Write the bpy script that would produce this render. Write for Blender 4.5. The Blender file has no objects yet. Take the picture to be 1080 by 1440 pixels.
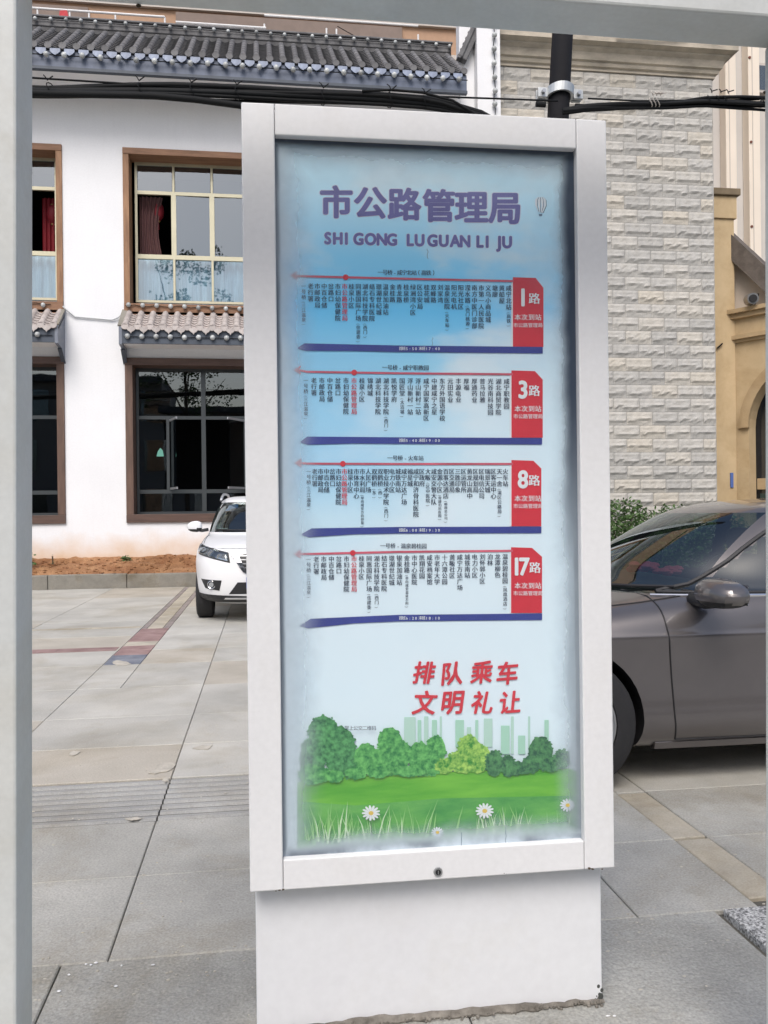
import bpy, bmesh, math, random
from mathutils import Vector, Matrix, noise
random.seed(7)
PI = math.pi
C = bpy.context.scene.collection
sc = bpy.context.scene

# ------------------------------------------------------------------ camera
FPX, YAW, ROLL, CAMH = 1200.0, math.atan(170/1200), math.radians(.65), 1.4
Fw = Vector((math.sin(YAW), math.cos(YAW), 0)); Rt = Vector((math.cos(YAW), -math.sin(YAW), 0)); Up = Vector((0, 0, 1))
cam = bpy.data.objects.new('camera', bpy.data.cameras.new('camera')); C.objects.link(cam)
cx = Rt*math.cos(ROLL)-Up*math.sin(ROLL); cy = Rt*math.sin(ROLL)+Up*math.cos(ROLL)
M4 = Matrix((cx, cy, -Fw)).transposed().to_4x4(); M4.translation = Vector((0, 0, CAMH))
cam.matrix_world = M4
cam.data.sensor_fit = 'VERTICAL'; cam.data.sensor_height = 24; cam.data.lens = FPX/1440*24
cam.data.clip_start = .05; cam.data.clip_end = 1500
sc.camera = cam
# ------------------------------------------------------------------ light
w = bpy.data.worlds.new('World'); sc.world = w; w.use_nodes = True
nt = w.node_tree; bg = nt.nodes['Background']; sky = nt.nodes.new('ShaderNodeTexSky')
sky.sky_type = 'NISHITA'; sky.sun_disc = False
SUN_EL, SUN_AZ = math.radians(50), math.radians(196)
sky.sun_elevation = SUN_EL; sky.sun_rotation = SUN_AZ
sky.air_density = 1.0; sky.dust_density = 4.0; sky.ozone_density = 1.2
nt.links.new(sky.outputs[0], bg.inputs[0]); bg.inputs[1].default_value = .13
sun = bpy.data.objects.new('sun', bpy.data.lights.new('sun', 'SUN')); C.objects.link(sun)
sun.data.energy = 1.5; sun.data.angle = math.radians(32); sun.data.color = (1, .985, .965)
sd = Vector((math.sin(SUN_AZ)*math.cos(SUN_EL), math.cos(SUN_AZ)*math.cos(SUN_EL), math.sin(SUN_EL)))
sun.rotation_euler = sd.to_track_quat('Z', 'Y').to_euler()
sc.view_settings.view_transform = 'Standard'; sc.view_settings.look = 'None'
sc.view_settings.exposure = 0.42; sc.view_settings.gamma = 1
sc.cycles.max_bounces = 8; sc.cycles.transparent_max_bounces = 16

# ------------------------------------------------------------------ helpers
def ray(x, y):
    a, b = x-540, y-720
    u = a*math.cos(ROLL)-b*math.sin(ROLL); v = a*math.sin(ROLL)+b*math.cos(ROLL)
    return Fw+Rt*(u/FPX)-Up*(v/FPX)
def onY(x, y, Y):                       # point seen at photo pixel (x,y) on the upright plane at depth Y
    r = ray(x, y); return Vector((0, 0, CAMH))+r*(Y/r.y)
def onG(x, y, z=0):
    r = ray(x, y); return Vector((0, 0, CAMH))+r*((z-CAMH)/r.z)

class MB:
    def __init__(s): s.v = []; s.f = []; s.m = []
    def add(s, vs, fs, mi=0):
        o = len(s.v); s.v += [tuple(p) for p in vs]; s.f += [tuple(o+i for i in f) for f in fs]; s.m += [mi]*len(fs); return s
    def box(s, x0, x1, y0, y1, z0, z1, mi=0):
        v = [(x, y, z) for z in (z0, z1) for y in (y0, y1) for x in (x0, x1)]
        return s.add(v, [(0,2,3,1),(4,5,7,6),(0,1,5,4),(2,6,7,3),(0,4,6,2),(1,3,7,5)], mi)
    def hexa(s, v, mi=0):               # 8 corners, bottom 4 ccw then top 4 ccw
        return s.add(v, [(3,2,1,0),(4,5,6,7),(0,1,5,4),(1,2,6,5),(2,3,7,6),(3,0,4,7)], mi)
    def bar(s, p, q, wx, wz, up=(0,0,1), mi=0):
        p, q = Vector(p), Vector(q); d = (q-p).normalized(); u = Vector(up)
        a = d.cross(u).normalized()*(wx/2); b = a.cross(d).normalized()*(wz/2)
        return s.hexa([p-a-b, p+a-b, p+a+b, p-a+b, q-a-b, q+a-b, q+a+b, q-a+b], mi)
    def cyl(s, p, q, r, r2=None, n=12, caps=True, mi=0):
        p, q = Vector(p), Vector(q); r2 = r if r2 is None else r2
        d = (q-p).normalized(); a = d.orthogonal().normalized(); b = d.cross(a)
        vs = []
        for c, rr in ((p, r), (q, r2)):
            for i in range(n):
                t = 2*PI*i/n; vs.append(c+(a*math.cos(t)+b*math.sin(t))*rr)
        fs = [(i, (i+1)%n, n+(i+1)%n, n+i) for i in range(n)]
        if caps: fs += [tuple(range(n-1, -1, -1)), tuple(range(n, 2*n))]
        return s.add(vs, fs, mi)
    def tube(s, pts, r, n=8, mi=0):
        pts = [Vector(p) for p in pts]; vs = []; m = len(pts)
        ref = Vector((0.13, .2, 1)).normalized()
        for i, p in enumerate(pts):
            d = (pts[min(i+1, m-1)]-pts[max(i-1, 0)]).normalized()
            a = d.cross(ref); a = (a if a.length > 1e-3 else d.orthogonal()).normalized(); b = d.cross(a)
            rr = r(i/(m-1)) if callable(r) else r
            for k in range(n):
                t = 2*PI*k/n; vs.append(p+(a*math.cos(t)+b*math.sin(t))*rr)
        fs = [(i*n+k, i*n+(k+1)%n, (i+1)*n+(k+1)%n, (i+1)*n+k) for i in range(m-1) for k in range(n)]
        fs += [tuple(range(n-1, -1, -1)), tuple((m-1)*n+k for k in range(n))]
        return s.add(vs, fs, mi)
    def grid(s, fn, nu, nv, mi=0):
        vs = [fn(i/nu, j/nv) for j in range(nv+1) for i in range(nu+1)]
        return s.add(vs, [(j*(nu+1)+i, j*(nu+1)+i+1, (j+1)*(nu+1)+i+1, (j+1)*(nu+1)+i) for j in range(nv) for i in range(nu)], mi)
    def ball(s, c, rx, ry=None, rz=None, nu=12, nv=8, mi=0, fn=None):
        ry = rx if ry is None else ry; rz = rx if rz is None else rz; c = Vector(c)
        vs = []
        for j in range(nv+1):
            th = PI*j/nv
            for i in range(nu):
                ph = 2*PI*i/nu
                d = Vector((math.sin(th)*math.cos(ph), math.sin(th)*math.sin(ph), math.cos(th)))
                k = fn(d) if fn else 1
                vs.append(c+Vector((d.x*rx*k, d.y*ry*k, d.z*rz*k)))
        fs = [(j*nu+i, (j+1)*nu+i, (j+1)*nu+(i+1)%nu, j*nu+(i+1)%nu) for j in range(nv) for i in range(nu)]
        return s.add(vs, fs, mi)
    def prism(s, poly, off, mi=0):      # polygon (3d, planar) extruded by off
        n = len(poly); off = Vector(off); P = [Vector(p) for p in poly]
        return s.add(P+[p+off for p in P], [tuple(range(n-1, -1, -1)), tuple(range(n, 2*n))]+[(i, (i+1)%n, n+(i+1)%n, n+i) for i in range(n)], mi)
    def mesh(s, name, mats, smooth=False):
        me = bpy.data.meshes.new(name); me.from_pydata(s.v, [], s.f)
        for m in (mats if isinstance(mats, (list, tuple)) else [mats]): me.materials.append(m)
        if any(s.m): me.polygons.foreach_set('material_index', s.m)
        if smooth: me.polygons.foreach_set('use_smooth', [True]*len(me.polygons))
        me.update(); return me
    def build(s, name, mats, parent=None, smooth=False, bevel=0, fixn=True):
        me = s.mesh(name, mats, smooth)
        if fixn:
            bm = bmesh.new(); bm.from_mesh(me); bmesh.ops.recalc_face_normals(bm, faces=bm.faces); bm.to_mesh(me); bm.free()
        return link(name, me, parent, bevel, smooth)
def link(name, me, parent=None, bevel=0, smooth=False):
    o = bpy.data.objects.new(name, me); C.objects.link(o)
    if parent is not None: o.parent = parent
    if bevel:
        b = o.modifiers.new('bevel', 'BEVEL'); b.width = bevel; b.segments = 2; b.limit_method = 'ANGLE'; b.angle_limit = math.radians(40)
    return o
def tag(o, label=None, cat=None, group=None, kind=None):
    if label: o['label'] = label
    if cat: o['category'] = cat
    if group: o['group'] = group
    if kind: o['kind'] = kind
    return o
def empty(name, loc, label, cat, group=None):
    o = bpy.data.objects.new(name, None); C.objects.link(o); o.location = loc; o.empty_display_size = .1
    return tag(o, label, cat, group)
def smooth_by_angle(me, deg=35):
    bm = bmesh.new(); bm.from_mesh(me)
    for f in bm.faces: f.smooth = True
    for e in bm.edges:
        if len(e.link_faces) == 2 and e.calc_face_angle(0) > math.radians(deg): e.smooth = False
    bm.to_mesh(me); bm.free()

# ------------------------------------------------------------------ materials
def mat(name, col, rough=.6, metal=0, var=0, vscale=3, col2=None, bump=0, bscale=40, objvar=0, coat=0, spec=.5, fine=0, fscale=120, stretch=None, detail=6, objcol=None, stain=0):
    m = bpy.data.materials.new(name); m.use_nodes = True; N = m.node_tree.nodes; L = m.node_tree.links
    b = N['Principled BSDF']; b.inputs['Roughness'].default_value = rough; b.inputs['Metallic'].default_value = metal
    b.inputs['Specular IOR Level'].default_value = spec
    if coat: b.inputs['Coat Weight'].default_value = coat; b.inputs['Coat Roughness'].default_value = .06
    tc = N.new('ShaderNodeTexCoord'); vec = tc.outputs['Object']
    if stretch:
        mp = N.new('ShaderNodeMapping'); mp.inputs['Scale'].default_value = stretch; L.new(vec, mp.inputs[0]); vec = mp.outputs[0]
    src = None
    def rgb(c): return (c[0], c[1], c[2], 1)
    if var or col2:
        n = N.new('ShaderNodeTexNoise'); n.inputs['Scale'].default_value = vscale; n.inputs['Detail'].default_value = detail; n.inputs['Roughness'].default_value = .62
        L.new(vec, n.inputs['Vector'])
        r = N.new('ShaderNodeMapRange'); r.inputs[1].default_value = .32; r.inputs[2].default_value = .68; L.new(n.outputs[0], r.inputs[0])
        mx = N.new('ShaderNodeMix'); mx.data_type = 'RGBA'; L.new(r.outputs[0], mx.inputs[0])
        c2 = col2 if col2 else tuple(x*(1+var) for x in col); c1 = col if col2 else tuple(x*(1-var) for x in col)
        mx.inputs[6].default_value = rgb(c1); mx.inputs[7].default_value = rgb(c2); src = mx.outputs[2]
    if fine:
        n = N.new('ShaderNodeTexNoise'); n.inputs['Scale'].default_value = fscale; n.inputs['Detail'].default_value = 3; L.new(vec, n.inputs['Vector'])
        r = N.new('ShaderNodeMapRange'); r.inputs[1].default_value = .3; r.inputs[2].default_value = .7; r.inputs[3].default_value = 1-fine; r.inputs[4].default_value = 1+fine; L.new(n.outputs[0], r.inputs[0])
        mx = N.new('ShaderNodeMix'); mx.data_type = 'RGBA'; mx.blend_type = 'MULTIPLY'; mx.inputs[0].default_value = 1
        if src: L.new(src, mx.inputs[6])
        else: mx.inputs[6].default_value = rgb(col)
        L.new(r.outputs[0], mx.inputs[7]); src = mx.outputs[2]
    if stain:
        n = N.new('ShaderNodeTexNoise'); n.inputs['Scale'].default_value = .75; n.inputs['Detail'].default_value = 10; n.inputs['Roughness'].default_value = .68; n.inputs['Distortion'].default_value = .6; L.new(tc.outputs['Object'], n.inputs['Vector'])
        r = N.new('ShaderNodeMapRange'); r.inputs[1].default_value = .50; r.inputs[2].default_value = .66; r.inputs[3].default_value = 1; r.inputs[4].default_value = 1-stain; L.new(n.outputs[0], r.inputs[0])
        n2 = N.new('ShaderNodeTexNoise'); n2.inputs['Scale'].default_value = 3.3; n2.inputs['Detail'].default_value = 8; n2.inputs['Roughness'].default_value = .7; L.new(tc.outputs['Object'], n2.inputs['Vector'])
        r2 = N.new('ShaderNodeMapRange'); r2.inputs[1].default_value = .56; r2.inputs[2].default_value = .74; r2.inputs[3].default_value = 1; r2.inputs[4].default_value = 1-stain*.8; L.new(n2.outputs[0], r2.inputs[0])
        mm = N.new('ShaderNodeMath'); mm.operation = 'MULTIPLY'; L.new(r.outputs[0], mm.inputs[0]); L.new(r2.outputs[0], mm.inputs[1])
        mx = N.new('ShaderNodeMix'); mx.data_type = 'RGBA'; mx.blend_type = 'MULTIPLY'; mx.inputs[0].default_value = 1
        if src: L.new(src, mx.inputs[6])
        else: mx.inputs[6].default_value = rgb(col)
        pw = N.new('ShaderNodeMath'); pw.operation = 'POWER'; pw.inputs[1].default_value = 1.25; L.new(mm.outputs[0], pw.inputs[0])
        pb_ = N.new('ShaderNodeMath'); pb_.operation = 'POWER'; pb_.inputs[1].default_value = 1.7; L.new(mm.outputs[0], pb_.inputs[0])
        cc = N.new('ShaderNodeCombineColor'); L.new(mm.outputs[0], cc.inputs[0]); L.new(pw.outputs[0], cc.inputs[1]); L.new(pb_.outputs[0], cc.inputs[2])
        L.new(cc.outputs[0], mx.inputs[7]); src = mx.outputs[2]
    if objcol:
        oi = N.new('ShaderNodeObjectInfo'); p = N.new('ShaderNodeMath'); p.operation = 'POWER'; p.inputs[1].default_value = 3.5; L.new(oi.outputs['Random'], p.inputs[0])
        mx = N.new('ShaderNodeMix'); mx.data_type = 'RGBA'; mx.blend_type = 'MULTIPLY'; L.new(p.outputs[0], mx.inputs[0]); L.new(src, mx.inputs[6]); mx.inputs[7].default_value = rgb(objcol); src = mx.outputs[2]
    if objvar:
        oi = N.new('ShaderNodeObjectInfo'); r = N.new('ShaderNodeMapRange'); r.inputs[3].default_value = 1-objvar; r.inputs[4].default_value = 1+objvar
        L.new(oi.outputs['Random'], r.inputs[0])
        mx = N.new('ShaderNodeMix'); mx.data_type = 'RGBA'; mx.blend_type = 'MULTIPLY'; mx.inputs[0].default_value = 1
        if src: L.new(src, mx.inputs[6])
        else: mx.inputs[6].default_value = rgb(col)
        L.new(r.outputs[0], mx.inputs[7]); src = mx.outputs[2]
    if src: L.new(src, b.inputs['Base Color'])
    else: b.inputs['Base Color'].default_value = rgb(col)
    if bump:
        n = N.new('ShaderNodeTexNoise'); n.inputs['Scale'].default_value = bscale; n.inputs['Detail'].default_value = 5; L.new(vec, n.inputs['Vector'])
        bp = N.new('ShaderNodeBump'); bp.inputs['Strength'].default_value = bump; bp.inputs['Distance'].default_value = .01
        L.new(n.outputs[0], bp.inputs['Height']); L.new(bp.outputs[0], b.inputs['Normal'])
    return m
def schlick(N, L):                      # same from both sides of a thin pane
    g = N.new('ShaderNodeLayerWeight'); g.inputs[0].default_value = .5
    p = N.new('ShaderNodeMath'); p.operation = 'POWER'; p.inputs[1].default_value = 5; L.new(g.outputs['Facing'], p.inputs[0])
    a = N.new('ShaderNodeMath'); a.operation = 'MULTIPLY_ADD'; a.inputs[1].default_value = .9; a.inputs[2].default_value = .045; L.new(p.outputs[0], a.inputs[0])
    return a.outputs[0]
def glass(name, tint=(.6, .65, .65), refl=.12, rough=.0, solid=0, solidcol=(.02, .025, .03), wav=.0):
    m = bpy.data.materials.new(name); m.use_nodes = True; N = m.node_tree.nodes; L = m.node_tree.links
    N.remove(N['Principled BSDF']); out = N['Material Output']
    tr = N.new('ShaderNodeBsdfTransparent'); tr.inputs[0].default_value = (*tint, 1)
    gl = N.new('ShaderNodeBsdfGlossy'); gl.inputs['Roughness'].default_value = rough; gl.inputs[0].default_value = (.90, .97, 1, 1)
    base = tr.outputs[0]
    if solid:
        df = N.new('ShaderNodeBsdfDiffuse'); df.inputs[0].default_value = (*solidcol, 1)
        m0 = N.new('ShaderNodeMixShader'); m0.inputs[0].default_value = solid; L.new(base, m0.inputs[1]); L.new(df.outputs[0], m0.inputs[2]); base = m0.outputs[0]
    lw = schlick(N, L)
    ad = N.new('ShaderNodeMath'); ad.operation = 'ADD'; ad.use_clamp = True; ad.inputs[1].default_value = refl; L.new(lw, ad.inputs[0])
    mx = N.new('ShaderNodeMixShader'); L.new(ad.outputs[0], mx.inputs[0]); L.new(base, mx.inputs[1]); L.new(gl.outputs[0], mx.inputs[2])
    if wav:
        tc = N.new('ShaderNodeTexCoord'); n = N.new('ShaderNodeTexNoise'); n.inputs['Scale'].default_value = 1.3; L.new(tc.outputs['Object'], n.inputs['Vector'])
        bp = N.new('ShaderNodeBump'); bp.inputs['Strength'].default_value = wav; bp.inputs['Distance'].default_value = .05; L.new(n.outputs[0], bp.inputs['Height'])
        L.new(bp.outputs[0], gl.inputs['Normal'])
    L.new(mx.outputs[0], out.inputs[0]); return m

WHITEPAINT = mat('white_enamel', (.76, .765, .775), .38, var=.025, vscale=2, bump=.05, bscale=14, fine=.025, fscale=60, stain=.05)
PLASTER = mat('white_plaster', (.78, .79, .81), .85, var=.03, vscale=.7, bump=.15, bscale=12, fine=.02, fscale=30)
SLAB = mat('paving_concrete', (.375, .367, .335), .8, stain=.14, col2=(.51, .498, .455), vscale=1.3, bump=.25, bscale=60, objvar=.05, fine=.13, fscale=150)
NEARSLAB = mat('paving_near', (.27, .268, .245), .85, stain=.22, col2=(.42, .418, .388), vscale=2.2, bump=.6, bscale=45, objvar=.05, fine=.2, fscale=110)
MIDSLAB = mat('paving_mid', (.32, .315, .288), .85, stain=.18, col2=(.46, .452, .415), vscale=1.7, bump=.4, bscale=50, objvar=.05, fine=.17, fscale=120)
WARMSLAB = mat('paving_warm', (.38, .35, .295), .8, stain=.14, col2=(.51, .475, .41), vscale=1.1, bump=.25, bscale=60, objvar=.08, fine=.13, fscale=130)
TACT = mat('grooved_paving', (.27, .272, .265), .8, stain=.15, col2=(.40, .40, .385), vscale=1.1, bump=.2, bscale=60, objvar=.05, fine=.12, fscale=140)
GROOVE = mat('groove_dirt', (.15, .145, .13), .95, var=.3, vscale=4, fine=.2)
GROUT = mat('grout_dirt', (.10, .095, .08), .95, var=.25, vscale=5)
CREAMTILE = mat('cream_tile', (.43, .395, .325), .75, var=.2, stain=.2, vscale=3, fine=.1, bump=.15, objvar=.06)
REDTILE = mat('red_tile', (.21, .125, .12), .8, col2=(.34, .235, .22), vscale=5, fine=.12, bump=.15, objvar=.08)
BLUETILE = mat('blue_tile', (.12, .135, .175), .8, col2=(.23, .245, .28), vscale=5, fine=.12, bump=.15)
DARKTILE = mat('dark_tile', (.27, .235, .22), .75, var=.2, vscale=4, fine=.1, objvar=.1)
ROAD = mat('asphalt', (.07, .07, .072), .9, var=.15, vscale=.5, fine=.2, fscale=60, bump=.3)
SOIL = mat('red_soil', (.20, .085, .035), .95, stain=.35, col2=(.36, .20, .10), vscale=2.4, bump=.8, bscale=25, fine=.3, fscale=40)
KERB = mat('kerb_concrete', (.19, .18, .155), .85, stain=.3, col2=(.28, .265, .23), vscale=3, bump=.3, bscale=30, objvar=.08, fine=.1)
WOOD = mat('brown_wood', (.20, .10, .05), .6, col2=(.36, .20, .105), vscale=2.2, bump=.2, bscale=20, stretch=(6, 6, .8), fine=.12)
WOODH = mat('brown_wood_h', (.17, .085, .045), .6, col2=(.30, .16, .09), vscale=2.2, bump=.2, bscale=20, stretch=(.8, 6, 6), fine=.12)
DWOOD = mat('dark_wood', (.085, .05, .038), .6, col2=(.15, .09, .065), vscale=2.2, bump=.2, bscale=20, stretch=(6, 6, .8), fine=.12)
DWOODH = mat('dark_wood_h', (.07, .042, .032), .6, col2=(.12, .07, .055), vscale=2.2, bump=.2, bscale=20, stretch=(.8, 6, 6), fine=.12)
ALU = mat('champagne_aluminium', (.55, .52, .38), .35, .3, var=.05)
DALU = mat('dark_aluminium', (.07, .08, .085), .35, .4)
SASHALU = mat('bright_sash', (.45, .46, .48), .3, .5)
GREYTILE = mat('grey_roof_tile', (.075, .075, .08), .75, col2=(.15, .15, .155), vscale=4, bump=.3, bscale=30, objvar=.22, fine=.15, fscale=60)
DTILE = mat('dark_pan_tile', (.085, .085, .088), .8, var=.3, vscale=5, objvar=.15, bump=.3)
PTILE = mat('pale_roof_tile', (.33, .29, .275), .8, col2=(.47, .43, .41), vscale=5, bump=.4, bscale=25, objvar=.12, fine=.12, fscale=60)
BLUEFASC = mat('blue_fascia', (.11, .135, .20), .5, col2=(.25, .30, .41), vscale=6, objvar=.1)
NAVYFASC = mat('navy_fascia', (.055, .07, .095), .5, var=.1)
SLATE = mat('slate_paint', (.17, .19, .23), .5, var=.08)
BULB = mat('frosted_bulb', (.42, .44, .44), .3, objvar=.3)
STONE = mat('split_face_stone', (.345, .34, .322), .88, col2=(.51, .50, .475), vscale=3.2, bump=.45, bscale=30, objvar=.13, objcol=(.97, .92, .84), stain=.16, fine=.08, fscale=50)
MORTAR = mat('mortar', (.27, .265, .25), .95, var=.1)
CORNICE = mat('stained_cornice', (.30, .27, .22), .85, col2=(.54, .48, .39), vscale=1.6, bump=.2, bscale=20, fine=.12, stretch=(1, 1, 2.5))
YELLOW = mat('ochre_render', (.46, .345, .20), .8, stain=.12, col2=(.56, .43, .26), vscale=1.2, bump=.15, fine=.05)
YTRIM = mat('ochre_trim', (.43, .315, .18), .75, var=.08, stain=.15)
BEIGE = mat('beige_render', (.60, .53, .45), .85, var=.05)
CREAMW = mat('cream_panel', (.78, .70, .60), .8, var=.04, vscale=.5)
GREYW = mat('pale_grey_panel', (.55, .53, .51), .8, var=.06, vscale=.4)
ORANGE = mat('terracotta_render', (.42, .27, .18), .85, var=.08, vscale=.5, fine=.05, fscale=10)
BROWNW = mat('brown_cladding', (.22, .17, .145), .8, var=.1)
PALEG = mat('pale_trim', (.50, .46, .42), .7)
BLACK = mat('black_rubber', (.015, .015, .017), .55)
CABLE = mat('cable_jacket', (.008, .009, .010), .75, objvar=.3, spec=.25)
POLE = mat('black_pole', (.008, .008, .010), .8, spec=.2, var=.15, vscale=6, bump=.1)
GALV = mat('galvanised', (.50, .52, .52), .4, .5, var=.1)
STEEL = mat('bolt_steel', (.38, .39, .40), .3, .8)
DARKROOM = mat('dark_interior', (.012, .012, .014), .9)  # near-black so the rooms read unlit: shade put into the colour
CURTAIN = mat('brown_curtain', (.12, .055, .055), .9, var=.2, stretch=(8, 8, .5))
SHEER = mat('sheer_curtain', (.20, .33, .42), .9, col2=(.55, .72, .78), vscale=1.6, stretch=(7, 7, .6))
RED = mat('lantern_red', (.22, .01, .02), .6)
LEAF = mat('leaf_green', (.035, .085, .022), .6, col2=(.085, .15, .04), vscale=7)
TWIG = mat('twig', (.07, .05, .03), .8)
PANE_U = glass('window_glass_upper', (.60, .70, .76), .17, .01, .06, (.10, .14, .19), .04)
PANE_L = glass('window_glass_lower', (.55, .58, .6), .10, .01, 0, wav=.015)

# ------------------------------------------------------------------ ground
MB().box(-150, 150, -120, 220, -1, -.06).build('ground', mat('ground_earth', (.12, .115, .10), .95, var=.2, vscale=.2), None)['kind'] = 'structure'
MB().box(-150, 150, -14.5, -3.0, -.9, -.055).build('road', ROAD)['kind'] = 'structure'
pav = MB().box(-14, 14, -2.9, 17.0, -.5, -.016).build('pavement', GROUT); pav['kind'] = 'structure'
def slab(x0, x1, y0, y1, m, name='paving_slab', z=0.0, g=.0022, tilt=.0016, seg=None):
    z0, z1, z2, z3 = [z+random.uniform(-tilt, tilt) for _ in range(4)]
    b = MB(); x0 += g; x1 -= g; y0 += g; y1 -= g; e = .004
    zb = -.05
    b.add([(x0,y0,zb),(x1,y0,zb),(x1,y1,zb),(x0,y1,zb),
           (x0,y0,z0-e),(x1,y0,z1-e),(x1,y1,z2-e),(x0,y1,z3-e),
           (x0+e,y0+e,z0),(x1-e,y0+e,z1),(x1-e,y1-e,z2),(x0+e,y1-e,z3)],
          [(3,2,1,0),(8,9,10,11)]+[(i,(i+1)%4,4+(i+1)%4,4+i) for i in range(4)]+[(4+i,4+(i+1)%4,8+(i+1)%4,8+i) for i in range(4)])
    return b.build(name, m, pav)
XL = [-12, -9, -6.2, -4.2, -2.85, -1.50, -.5, .42, 1.26]
XR = [1.71, 1.86, 3.3, 4.9, 6.6, 8.4, 10.4, 12.6]
YS = [3.41, 4.01, 4.66, 5.33, 6.11, 7.15, 8.25, 9.1, 10.2, 11.6, 13.2, 14.9, 16.85]
YN = [-2.8, -1.4, 0, 1.2, 2.05, 2.78]
# near rows (rougher slabs by the kerb of the stop)
XN = [-12, -8, -4.5, -2.4, -.64, .55, 1.54]
for j in range(len(YN)-1):
    for i in range(len(XN)-1): slab(XN[i], XN[i+1], YN[j], YN[j+1], NEARSLAB)
GRAN = mat('speckled_granite', (.08, .08, .08), .6, col2=(.68, .68, .66), vscale=120, detail=1, bump=.05)
for j in range(len(YN)-1):
    for x0, x1 in ((1.56, 2.9), (2.9, 4.3), (4.3, 6), (6, 9)):
        slab(x0, x1, YN[j], YN[j+1]-.015, GRAN, 'granite_slab', .012)
rows = [2.78]+YS
for j in range(len(rows)-1):
    y0, y1 = rows[j], rows[j+1]
    if abs(y0-4.01) < .01:                               # grooved band
        xs = [-8.5+.5*k for k in range(16)]+[-.5, 0, .42, .84, 1.26]
        xs = [x for x in xs if x < -.99]+[-1.0, -.5, 0, .42, .84, 1.26]
        for i in range(len(xs)-1):
            b = MB(); x0, x1 = xs[i]+.004, xs[i+1]-.004
            b.box(x0, x1, y0+.004, y1-.004, -.05, -.010, 1)
            n = 8; p = (y1-y0-.03)/n
            for k in range(n):
                a = y0+.015+k*p
                b.hexa([(x0,a+.010,-.013),(x1,a+.010,-.013),(x1,a+p-.016,-.013),(x0,a+p-.016,-.013),
                        (x0,a+.020,.001),(x1,a+.020,.001),(x1,a+p-.028,.001),(x0,a+p-.028,.001)])
            b.build('grooved_paver', [TACT, GROOVE], pav)
        for i in range(len(XR)-1): slab(XR[i], XR[i+1], y0, y1, SLAB)
        slab(1.26, 1.71, y0, y1, SLAB); continue
    for i in range(len(XL)-1):
        x0, x1 = XL[i], XL[i+1]
        if y0 >= 7.1 and x0 == -1.50: x0 = -1.16
        if y0 < 4 and x0 == -1.50: slab(-2.85, -.5, y0, y1, MIDSLAB); continue
        if y0 < 4 and x0 == -2.85: continue
        slab(x0, x1, y0, y1, MIDSLAB if y0 < 4 else SLAB if (i*7+j*3) % 4 else WARMSLAB)
    slab(1.26, 1.71, y0, y1, MIDSLAB)
    if y0 < 4: slab(1.71, 1.86, y0+(.07 if j == 0 else .012), y1-.012, CREAMTILE, 'cream_tile')
    else: slab(1.71, 1.86, y0, y1, SLAB)
    for i in range(1, len(XR)-1): slab(XR[i], XR[i+1], y0, y1, MIDSLAB if y0 < 4 else SLAB)
# decorative strip running towards the restaurant
for y0, y1, m, nm in ((7.15, 8.25, SLAB, 'paving_slab'), (8.25, 8.52, BLUETILE, 'blue_tile'), (8.52, 8.80, BLUETILE, 'blue_tile'),
                      (8.80, 9.12, REDTILE, 'red_tile'), (9.12, 9.42, REDTILE, 'red_tile'), (9.42, 9.72, CREAMTILE, 'cream_tile'),
                      (9.72, 10.1, REDTILE, 'red_tile'), (10.1, 10.45, REDTILE, 'red_tile'), (10.45, 10.8, REDTILE, 'red_tile')):
    slab(-1.50, -1.16, y0, y1, m, nm)
y = 10.8
while y < 16.6:
    y1 = min(y+.6, 16.85)
    slab(-1.50, -1.43, y, y1, DARKTILE, 'dark_tile'); slab(-1.43, -1.24, y, y1, CREAMTILE, 'cream_tile'); slab(-1.24, -1.16, y, y1, DARKTILE, 'dark_tile'); y = y1
# brick red line and pale line set into the slabs on the left
for k in range(14):
    x0 = -1.52-.6*(k+1)
    tt = MB().box(x0+.003, x0+.597, 9.10, 9.34, -.01, .004).build('red_tile', REDTILE, pav)
    tt = MB().box(x0+.003, x0+.597, 10.9, 11.02, -.01, .004).build('cream_tile', CREAMTILE, pav)
# worn cream repair patches (thin mortar)
PATCH = mat('mortar_patch', (.46, .43, .37), .9, var=.2, vscale=12, fine=.1)
for pts in ([(209,1089),(222,1076),(238,1072),(247,1077),(240,1084),(225,1088)], [(271,1052),(285,1049),(298,1050),(294,1054),(280,1055)],
            [(97,1060),(104,1057),(113,1058),(110,1061),(100,1063)], [(178,1152),(190,1151),(202,1151),(198,1153),(184,1154)],
            [(157,932),(164,929),(178,931),(184,934),(176,936),(165,936)], [(228,1097),(235,1095),(239,1098),(232,1101)]):
    b = MB(); P = [onG(*p) for p in pts]; Q = []
    for i in range(len(P)):
        a, c = P[i], P[(i+1) % len(P)]
        for k in range(3): q = a.lerp(c, k/3); Q.append(Vector((q.x+random.uniform(-.008, .008), q.y+random.uniform(-.012, .012), .0016)))
    b.prism(Q, (0, 0, .003)).build('mortar_patch', PATCH, pav)
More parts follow.
